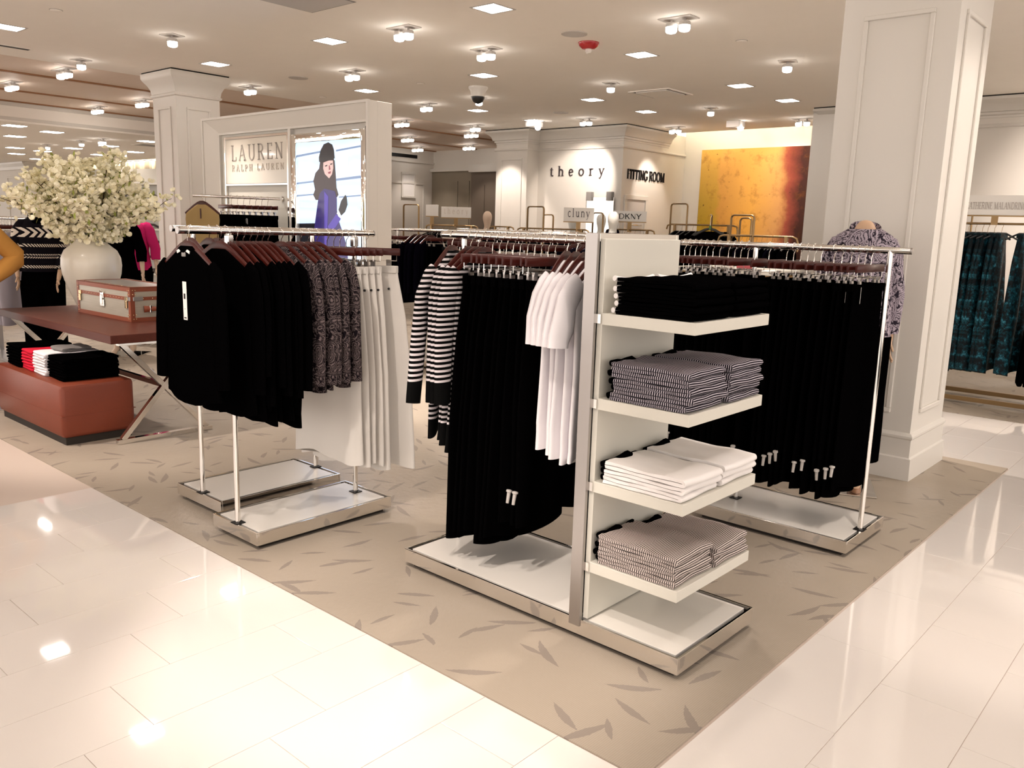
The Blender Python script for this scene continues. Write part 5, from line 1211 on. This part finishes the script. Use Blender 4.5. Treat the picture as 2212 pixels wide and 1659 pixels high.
for x in (-tw+0.055, tw-0.055): q = MB(); q.cbox(x, -td-0.006, 0.165, 0.04, 0.008, 0.03, 0.002); q.cbox(x, -td-0.009, 0.125, 0.028, 0.010, 0.055, 0.003); q.build('hasp', 'brass', TK_)
q = MB(); q.cbox(tw+0.004, -td+0.055, 0.168, 0.006, 0.075, 0.030, 0.002); q.cbox(tw-0.02, -td-0.005, 0.168, 0.05, 0.005, 0.030, 0.002); q.build('corner_bracket', 'brushed', TK_)
hd = MB(); hd.tube([(tw+0.006, -0.10, 0.092), (tw+0.016, -0.06, 0.092), (tw+0.030, 0.0, 0.092), (tw+0.016, 0.06, 0.092), (tw+0.006, 0.10, 0.092)], [0.007]*5, 10, ry=[0.026, 0.020, 0.014, 0.020, 0.026], up=(0, 0, 1)); hd.build('handle', 'tan_leather', TK_, True)
for y in (-0.055, 0.055): MB().cbox(tw+0.012, y, 0.092, 0.024, 0.014, 0.056, 0.003).build('handle_loop', 'chrome', TK_)
# vase and blossom branches
VX, VY, VZ = -7.25, 2.93, 0.7355
t = thing('vase', 'large ivory ceramic vase full of white blossom branches', 'vase', (VX, VY, VZ))
k = 1.0
prof = [(0.135, 0.0), (0.145, 0.02), (0.180, 0.12), (0.228, 0.25), (0.258, 0.36), (0.268, 0.45), (0.262, 0.53), (0.232, 0.605), (0.172, 0.660), (0.135, 0.700), (0.140, 0.725), (0.150, 0.735), (0.135, 0.738), (0.118, 0.715), (0.12, 0.66)]
MB().lathe([(r*0.86, z*0.785) for r, z in prof], 40).build('body', 'ivory_ceramic', t, True, 60)
def branches():
    rnd = random.Random(5)
    petal = [(0, 0), (0.010, 0.006), (0.0125, 0.016), (0.006, 0.024), (-0.006, 0.024), (-0.0125, 0.016), (-0.010, 0.006)]
    NB = 26
    for b in range(NB):
        a = 2*PI*b/NB*1.0 + rnd.uniform(-0.12, 0.12); inner = b % 3
        spread = (0.50, 0.36, 0.18)[inner]*rnd.uniform(0.85, 1.12); rise = (0.30, 0.48, 0.62)[inner]*rnd.uniform(0.8, 1.1)
        if b == 0: spread, rise, a = 0.74, 0.36, math.radians(232)   # one long branch reaching out to the left
        lab = f'white blossom branch in the ivory vase, {ORD[b]} going round' if b else 'longest white blossom branch, reaching out left of the vase'
        t = thing('blossom_branch', lab, 'branch', (VX+0.05*math.cos(a), VY+0.05*math.sin(a), 1.29), 0, 'white blossom branches in the ivory vase')
        tip = Vector((spread*math.cos(a), spread*math.sin(a), rise)); ctrl = Vector((0.12*math.cos(a), 0.12*math.sin(a), rise*0.55))
        main = [Vector((0, 0, -0.06))*(1-u)**2 + ctrl*2*u*(1-u) + tip*u*u for u in [i/9 for i in range(10)]]
        st = MB(); st.tube(main, [0.007-0.005*i/9 for i in range(10)], 5)
        nodes = []
        for i in range(2, 10):
            nodes.append(main[i])
            for q in range(2):
                d = Vector((rnd.gauss(0, 1), rnd.gauss(0, 1), rnd.gauss(0.15, 0.9))).normalized()*rnd.uniform(0.05, 0.14)
                st.tube([main[i], main[i]+d*0.5+Vector((0, 0, 0.01)), main[i]+d], [0.003, 0.0022, 0.0014], 4)
                nodes += [main[i]+d, main[i]+d*0.7, main[i]+d*0.45]
        st.build('stem', 'twig', t, True)
        fb, lb = bmesh.new(), bmesh.new()
        for nd in nodes:
            for q in range(rnd.choice((2, 3, 3, 4))):
                c = nd + Vector((rnd.gauss(0, 0.026), rnd.gauss(0, 0.026), rnd.gauss(0, 0.024)))
                m = Matrix.Translation(c) @ Matrix.Rotation(rnd.uniform(0, 6.28), 4, 'Z') @ Matrix.Rotation(rnd.uniform(-1.7, 1.7), 4, 'X')
                s = rnd.uniform(1.05, 1.6)
                for k in range(5):
                    mk = m @ Matrix.Rotation(2*PI*k/5, 4, 'Z') @ Matrix.Rotation(0.55, 4, 'X') @ Matrix.Scale(s, 4)
                    fb.faces.new([fb.verts.new(mk @ Vector((x, y, 0.004*(y/0.02)**2))) for x, y in petal])
            for q in range(rnd.choice((0, 1, 1))):
                c = nd + Vector((rnd.gauss(0, 0.03), rnd.gauss(0, 0.03), rnd.gauss(0, 0.03)))
                m = Matrix.Translation(c) @ Matrix.Rotation(rnd.uniform(0, 6.28), 4, 'Z') @ Matrix.Rotation(rnd.uniform(-1.5, 1.5), 4, 'X') @ Matrix.Scale(rnd.uniform(0.7, 1.3), 4)
                lb.faces.new([lb.verts.new(m @ Vector(p)) for p in ((0, 0, 0), (0.010, 0.018, 0.003), (0.006, 0.036, 0.0), (0, 0.046, -0.004), (-0.006, 0.036, 0.0), (-0.010, 0.018, 0.003))])
        for bmx, nm, mt in ((fb, 'blossoms', 'petal'), (lb, 'leaves', 'leaf')):
            me = bpy.data.meshes.new(nm); bmx.to_mesh(me); bmx.free(); me.materials.append(MATS[mt])
            o = bpy.data.objects.new(nm, me); COL.objects.link(o); o.parent = t; o['kind'] = 'stuff'
branches()

# ------------------------------------------------------------------ shoe shelving and rack far left
S = thing('shoe_shelf', 'white wall shelving with rows of shoes seen between blossoms and left column', 'shelf', (-14.6, 6.55, 0), 0.25)
MB().box(-1.2, 0.30, 0.05, 1.2, 0.34, 2.3).build('back_board', 'shelf_white', S)
for i, z in enumerate((0.55, 0.80, 1.05, 1.30, 1.55, 1.80, 2.05)): MB().box(-1.2, 0.0, z-0.03, 1.2, 0.30, z, 0.002).build('shelf', 'shelf_white', S)
for x in (-1.2, 1.18): MB().box(x, 0, 0.005, x+0.02, 0.30, 2.3).build('side_panel', 'shelf_white', S)
def make_shoe(mat):
    t = thing('pump_shoe', 'x', 'shoe'); m = MB(); rows = []
    for u, w, h0, h1 in ((0.0, 0.018, 0.055, 0.085), (0.25, 0.026, 0.045, 0.080), (0.5, 0.028, 0.018, 0.050), (0.75, 0.035, 0.002, 0.040), (0.92, 0.026, 0.002, 0.026), (1.0, 0.008, 0.004, 0.014)):
        x = u*0.24; rows.append([(x, -w, h0), (x, w, h0), (x, w*0.7, h1), (x, -w*0.7, h1)])
    m.loft(rows); m.build('upper', mat, t, True); MB().tube([(0.012, 0, 0.0), (0.018, 0, 0.06)], [0.006, 0.014], 8).build('heel', mat, t, True); return t
SHO = [make_shoe('gun_shoe'), make_shoe('tan_shoe')]
for d in SHO: d['used'] = 0
m4 = Matrix.Translation((-14.6, 6.55, 0)) @ Matrix.Rotation(0.25, 4, 'Z')
for r, z in enumerate((0.55, 0.80, 1.05, 1.30, 1.55, 1.80)):
    for i in range(7):
        k = 1 if (i+r*2) % 4 == 0 else 0
        p = m4 @ Vector((-1.0+0.30*i, 0.04, z))
        hang(SHO[k], tuple(p), 0.25+PI/2*0.35+0.2*math.sin(i*3+r), f'{"tan" if k else "black"} pump, {ORD[i]} from the left on the {ORD[r]} shoe shelf from below', 'shoes on the far shoe shelving')
for d in SHO: del d['used']
for o in bpy.data.objects:
    if 'used' in o: del o['used']
GR = thing('garment_rack', 'thin metal rack of lilac-grey clothes at the far left edge', 'rack', (-9.55, 3.1, 0), 0.0)
b = MB(); b.tube([(-0.7, 0, 1.44), (0.42, 0, 1.44)], 0.014, 12); b.build('hang_bar', 'chrome', GR, True); o = MB().lathe([(0.0, -0.02), (0.02, -0.012), (0.02, 0.012), (0.0, 0.02)], 12, cap0=False, cap1=False).build('end_knob', 'black_plastic', GR, True); o.location = (0.44, 0, 1.44)
for x in (-0.6, 0.30): MB().box(x-0.02, -0.02, 0.02, x+0.02, 0.02, 1.43).build('post', 'brushed', GR)
MB().box(-0.7, -0.2, 0.005, 0.42, 0.2, 0.03).build('base', 'brushed', GR)
LT = make_bottom('lilac_coat', 'x', 'coat', 'lilac_cloth', hem=-1.05, w0=0.17, w1=0.22, ht=0.03, seed=511); LT['used'] = 0
for i in range(9):
    hang(LT, (-10.15+0.09*i, 3.1, 1.44), RZY+0.1*math.sin(i), f'lilac-grey garment, {ORD[i]} along the far left rack', 'lilac-grey garments on the far left rack'); hang_ = dup(CH, (-10.15+0.09*i, 3.1, 1.44), RZY+0.1*math.sin(i), f'clip hanger, {ORD[i]} along the far left rack', 'hangers on the far left rack')
del LT['used']
for o in bpy.data.objects:
    if 'used' in o: del o['used']
# ------------------------------------------------------------------ mannequins (local frame: facing -y, x sideways, feet at z 0)
def hand(V, E, Rr, wi, wrist, d, side):
    """palm, four fingers of different length and a thumb, hanging along d"""
    d = Vector(d).normalized(); lat = Vector((0, 1, 0)); lat = (lat-d*lat.dot(d)).normalized(); nrm = d.cross(lat)
    def add(p, r, par):
        V.append(tuple(p)); Rr.append(r); E.append((par, len(V)-1)); return len(V)-1
    w = Vector(wrist); palm = add(w+d*0.045, (0.016, 0.026), wi)
    for k, (o, L) in enumerate(((-0.027, 0.066), (-0.009, 0.078), (0.009, 0.073), (0.026, 0.058))):
        b = add(w+d*0.085+lat*o, (0.0085, 0.0085), palm)
        m = add(w+d*(0.085+L*0.5)+lat*o*1.1+nrm*0.008*side, (0.0075, 0.0075), b)
        add(w+d*(0.085+L*0.95)+lat*o*1.1+nrm*0.024*side, (0.0062, 0.0062), m)
    tb = add(w+d*0.035+lat*-0.030, (0.0095, 0.0095), palm); tm = add(w+d*0.066+lat*-0.046+nrm*0.010*side, (0.0085, 0.0085), tb); add(w+d*0.092+lat*-0.044+nrm*0.020*side, (0.007, 0.007), tm)
def figure(t, mat, arms, head=False, neck_cut=0.0, heel=0.0, stance=0.085):
    V, E, Rr = [], [], []
    def add(p, r, par=None):
        V.append(tuple(p)); Rr.append(r if isinstance(r, tuple) else (r, r))
        if par is not None: E.append((par, len(V)-1))
        return len(V)-1
    h = heel
    pel = add((0, 0, 0.93+h), (0.135, 0.095)); wst = add((0, 0, 1.08+h), (0.105, 0.08), pel); ch = add((0, -0.008, 1.27+h), (0.125, 0.09), wst); nb = add((0, 0, 1.40+h), (0.075, 0.06), ch); nk = add((0, -0.01, 1.49+h+neck_cut), (0.048, 0.048), nb)
    if head:
        h1 = add((0, -0.02, 1.56+h), (0.064, 0.072), nk); h2 = add((0, -0.022, 1.635+h), (0.086, 0.105), h1); h3 = add((0, -0.008, 1.71+h), (0.074, 0.092), h2); add((0, 0, 1.745+h), (0.03, 0.035), h3)
    for s, (el, wr) in zip((-1, 1), arms):
        sh = add((s*0.155, 0, 1.375+h), 0.052, nb); e = add((el[0], el[1], el[2]+h), 0.037, sh); w = add((wr[0], wr[1], wr[2]+h), (0.024, 0.021), e)
        hand(V, E, Rr, w, V[w], Vector(V[w])-Vector(V[e]), s)
    for s in (-1, 1):
        hp = add((s*0.085, 0, 0.86+h), 0.085, pel); kn = add((s*stance, -0.015, 0.50+h), 0.052, hp); cf = add((s*stance, 0.012, 0.36+h), 0.047, kn); an = add((s*stance, 0.02, 0.085+h), 0.030, cf)
        hl = add((s*stance, 0.04, 0.035+h), 0.027, an); bl = add((s*stance, -0.09, 0.028+h*0.25), (0.034, 0.020), an); add((s*stance*1.02, -0.15, 0.020+h*0.05), (0.026, 0.013), bl)
    me = bpy.data.meshes.new('body'); me.from_pydata(V, E, []); me.materials.append(MATS[mat])
    o = bpy.data.objects.new('body', me); COL.objects.link(o); o.parent = t
    sk = o.modifiers.new('skin', 'SKIN'); sk.use_smooth_shade = True; sk.branch_smoothing = 0.6
    if not me.skin_vertices: me.attributes.new('x', 'FLOAT', 'POINT')
    return o, V, E, Rr
def finish_figure(o, Rr):
    me = o.data
    if len(me.skin_vertices) == 0:
        bm = bmesh.new(); bm.from_mesh(me); bm.verts.layers.skin.verify(); bm.to_mesh(me); bm.free()
    for i, v in enumerate(me.skin_vertices[0].data): v.radius = Rr[i]; v.use_root = (i == 0); v.use_loose = False
    ss = o.modifiers.new('smooth', 'SUBSURF'); ss.levels = 1; ss.render_levels = 2
def torso(mb, rows, n=28, cy=0.0):
    mb.loft([[(rx*math.cos(a)*(1+0.012*math.sin(7*a+z*9)), cy+ry*math.sin(a)*(1+0.02*math.sin(5*a+z*14)), z) for a in [2*PI*i/n for i in range(n)]] for z, rx, ry in rows], True, True)
def mannequin(label, loc, rz, arms, skin='skin_mannequin', top='black_cloth', top_rows=None, sleeve_to=1.0, sleeve_r=(0.064, 0.056, 0.05), legs='black_cloth', leg_r=(0.105, 0.085, 0.075), skirt=None, head=False, neck_cut=0.0, heel=0.0, base=True, smooth_top=True, leg_to=0.10, name='mannequin', stance=0.085, collar=None):
    t = thing(name, label, 'mannequin', loc, rz)
    o, V, E, Rr = figure(t, skin, arms, head, neck_cut, heel, stance); finish_figure(o, Rr)
    h = heel; m = MB()
    torso(m, top_rows or [(0.88+h, 0.180, 0.130), (1.0+h, 0.165, 0.118), (1.10+h, 0.150, 0.108), (1.25+h, 0.165, 0.122), (1.34+h, 0.172, 0.112), (1.40+h, 0.135, 0.085), (1.435+h, 0.085, 0.068)])
    for s, (el, wr) in zip((-1, 1), arms):
        sh = Vector((s*0.145, 0, 1.375+h)); e = Vector(el)+Vector((0, 0, h)); w = Vector(wr)+Vector((0, 0, h)); end = e.lerp(w, sleeve_to)
        m.tube([sh+Vector((-s*0.055, 0, 0.030)), sh+Vector((-s*0.012, 0, 0.012)), sh.lerp(e, 0.18)+Vector((s*0.006, 0, 0)), sh.lerp(e, 0.5), sh.lerp(e, 0.93)+Vector((s*0.004, 0, 0)), e.lerp(end, 0.10)+Vector((s*0.004, 0, 0)), e.lerp(end, 0.5), end], [sleeve_r[0]*0.62, sleeve_r[0]*0.92, sleeve_r[0], sleeve_r[0]*0.98, sleeve_r[1], sleeve_r[1], sleeve_r[1]*0.97, sleeve_r[2]], 16)
    m.build('top', top, t, smooth_top, 70)
    if collar:
        q = MB(); q.loft([[(0.082*math.cos(a), 0.072*math.sin(a), 1.40+h) for a in [2*PI*i/18 for i in range(18)]], [(0.066*math.cos(a), 0.062*math.sin(a), 1.47+h) for a in [2*PI*i/18 for i in range(18)]], [(0.085*math.cos(a), 0.080*math.sin(a)-0.006, 1.49+h+0.035*math.sin(a)) for a in [2*PI*i/18 for i in range(18)]], [(0.092*math.cos(a), 0.088*math.sin(a)-0.01, 1.43+h+0.03*math.sin(a)) for a in [2*PI*i/18 for i in range(18)]]], False, False); q.build('collar', collar, t, True, 70)
    q = MB()
    if skirt: torso(q, [(skirt+h, 0.21, 0.17), (0.7+h, 0.20, 0.155), (0.9+h, 0.185, 0.135), (1.02+h, 0.155, 0.11)]); q.build('skirt', legs, t, True, 70)
    else:
        torso(q, [(0.76+h, 0.175, 0.12), (0.88+h, 0.182, 0.126), (0.98+h, 0.165, 0.115), (1.03+h, 0.15, 0.108)])
        for s in (-1, 1): q.tube([(s*0.085, 0, 0.86+h), (s*(stance+0.002), -0.012, 0.52+h), (s*stance, 0.008, 0.3+h), (s*stance, 0.01, leg_to+h)], [leg_r[0], leg_r[1], leg_r[2], leg_r[2]], 18)
        q.build('trousers', legs, t, True, 70)
    if base:
        b = MB().box(-0.20, -0.21, 0.0045, 0.20, 0.21, 0.012, 0.002).build('base_plate', 'chrome', t)
        MB().tube([(0.0, 0.10, 0.012), (0.0, 0.10, 0.5)], 0.008, 10).build('support_rod', 'chrome', t, True)
    return t
HANG = [((-0.215, 0.01, 1.12), (-0.225, -0.02, 0.88)), ((0.215, 0.01, 1.12), (0.225, -0.02, 0.88))]
# patterned sweater figure behind the table
mannequin('headless mannequin in black sweater with white nordic bands behind the table', (-8.80, 3.09, 0), 1.15, [((-0.22, 0.02, 1.12), (-0.20, -0.06, 0.92)), ((0.205, -0.02, 1.13), (0.150, -0.14, 0.90))], top='nordic_knit', sleeve_to=0.72, sleeve_r=(0.068, 0.062, 0.056), collar='black_cloth', leg_r=(0.11, 0.10, 0.10),
          top_rows=[(0.95, 0.192, 0.142), (1.05, 0.180, 0.132), (1.16, 0.178, 0.130), (1.27, 0.188, 0.138), (1.35, 0.190, 0.122), (1.41, 0.140, 0.092), (1.45, 0.095, 0.078)])
# mustard sweater figure at the left edge, hand on hip
mannequin('mannequin in mustard sweater with hand on hip at the far left edge', (-7.30, 2.03, 0), 1.28, [((-0.30, 0.03, 1.16), (-0.14, -0.10, 0.99)), ((0.345, 0.02, 1.155), (0.155, -0.09, 0.985))], top='mustard_cloth', sleeve_to=0.97, sleeve_r=(0.074, 0.068, 0.045), leg_r=(0.11, 0.09, 0.08), skin='skin_mannequin')
mannequin('headless mannequin in black dress with bare forearm, right behind the vase', (-9.20, 4.02, 0), 0.75, [((-0.21, 0.01, 1.14), (-0.22, -0.02, 0.92)), ((0.225, 0.0, 1.14), (0.245, -0.03, 0.92))], sleeve_to=0.55, skirt=0.45, legs='black_cloth', skin='pale_mannequin', neck_cut=0.01)
mannequin('mannequin in bright pink sweater behind the black-dressed one, beside the left column', (-9.92, 4.52, 0), 0.75, [((-0.21, 0.01, 1.14), (-0.22, -0.02, 0.92)), ((0.225, 0.0, 1.14), (0.245, -0.03, 0.92))], top='pink_cloth', sleeve_to=0.62, skin='pale_mannequin', legs='black_cloth')
# paisley blouse figure beside the big column
T = mannequin('headless mannequin in grey paisley blouse and long black trousers before the big right column', (-1.755, 5.06, 0), 0.42, [((-0.20, 0.03, 1.13), (-0.19, -0.01, 0.88)), ((0.195, 0.06, 1.12), (0.20, 0.05, 0.86))], top='paisley_grey', sleeve_to=0.95, sleeve_r=(0.062, 0.058, 0.045), skin='skin_mannequin', heel=0.075, neck_cut=0.045, leg_r=(0.12, 0.115, 0.125), leg_to=0.11, collar='paisley_grey',
          top_rows=[(0.90, 0.200, 0.150), (1.05, 0.19, 0.145), (1.18, 0.182, 0.14), (1.34, 0.180, 0.135), (1.43, 0.182, 0.118), (1.475, 0.185, 0.108), (1.515, 0.150, 0.096), (1.55, 0.095, 0.082)])
for s in (-1, 1):
    q = MB(); x = s*0.085
    rows = []
    for y, w, z0, z1 in ((0.075, 0.022, 0.075, 0.125), (0.045, 0.030, 0.068, 0.120), (0.0, 0.031, 0.045, 0.085), (-0.06, 0.036, 0.014, 0.052), (-0.12, 0.036, 0.013, 0.042), (-0.165, 0.022, 0.013, 0.030), (-0.185, 0.006, 0.014, 0.020)): rows.append([(x-w, y, z0), (x+w, y, z0), (x+w*0.8, y, z1), (x-w*0.8, y, z1)])
    q.loft(rows); q.build('shoe', 'tan_shoe', T, True, 70); MB().tube([(x, 0.06, 0.0125), (x, 0.058, 0.08)], [0.006, 0.016], 10).build('heel', 'tan_shoe', T, True)
# figures with smooth egg heads among the gold racks
mannequin('pale bald mannequin head and shoulders left of the white pilaster', (-9.47, 10.05, 0), 0.75, HANG, skin='pale_mannequin', head=True, top='grey_cloth')
mannequin('white bald mannequin between the two tall gold loops', (-7.66, 9.95, 0), 0.70, HANG, skin='white_mannequin', head=True)
mannequin('white bald mannequin half behind the dark serif placard', (-7.72, 10.75, 0), 0.70, HANG, skin='white_mannequin', head=True)
mannequin('white bald mannequin in a dark jacket left of the black letter placard', (-6.45, 9.25, 0), 0.65, HANG, skin='white_mannequin', head=True, top='navy_cloth', collar='navy_cloth')
# white low table with boxes seen under the right rack bar
t = thing('display_table', 'small white display table with boxes under the painting racks', 'table', (-3.55, 7.1, 0))
MB().box(-0.45, -0.3, 1.16, 0.45, 0.3, 1.20, 0.003).build('tabletop', 'shelf_white', t)
for x in (-0.4, 0.4):
    for y in (-0.25, 0.25): MB().box(x-0.02, y-0.02, 0.005, x+0.02, y+0.02, 1.16).build('leg', 'gold', t)
for i, (x, c, lab) in enumerate(((-3.85, 'black_plastic', 'small black box on the white display table'), (-3.62, 'paper', 'small white box on the white display table'), (-3.40, 'red_plastic', 'small red box on the white display table'))):
    o = MB().cbox(0, 0, 0.035, 0.14, 0.10, 0.07, 0.004).build('gift_box', c); o.location = (x, 6.95, 1.2005); tag(o, lab, 'box')
    MB().cbox(0, 0, 0.066, 0.146, 0.106, 0.02, 0.003).build('lid', c, o)
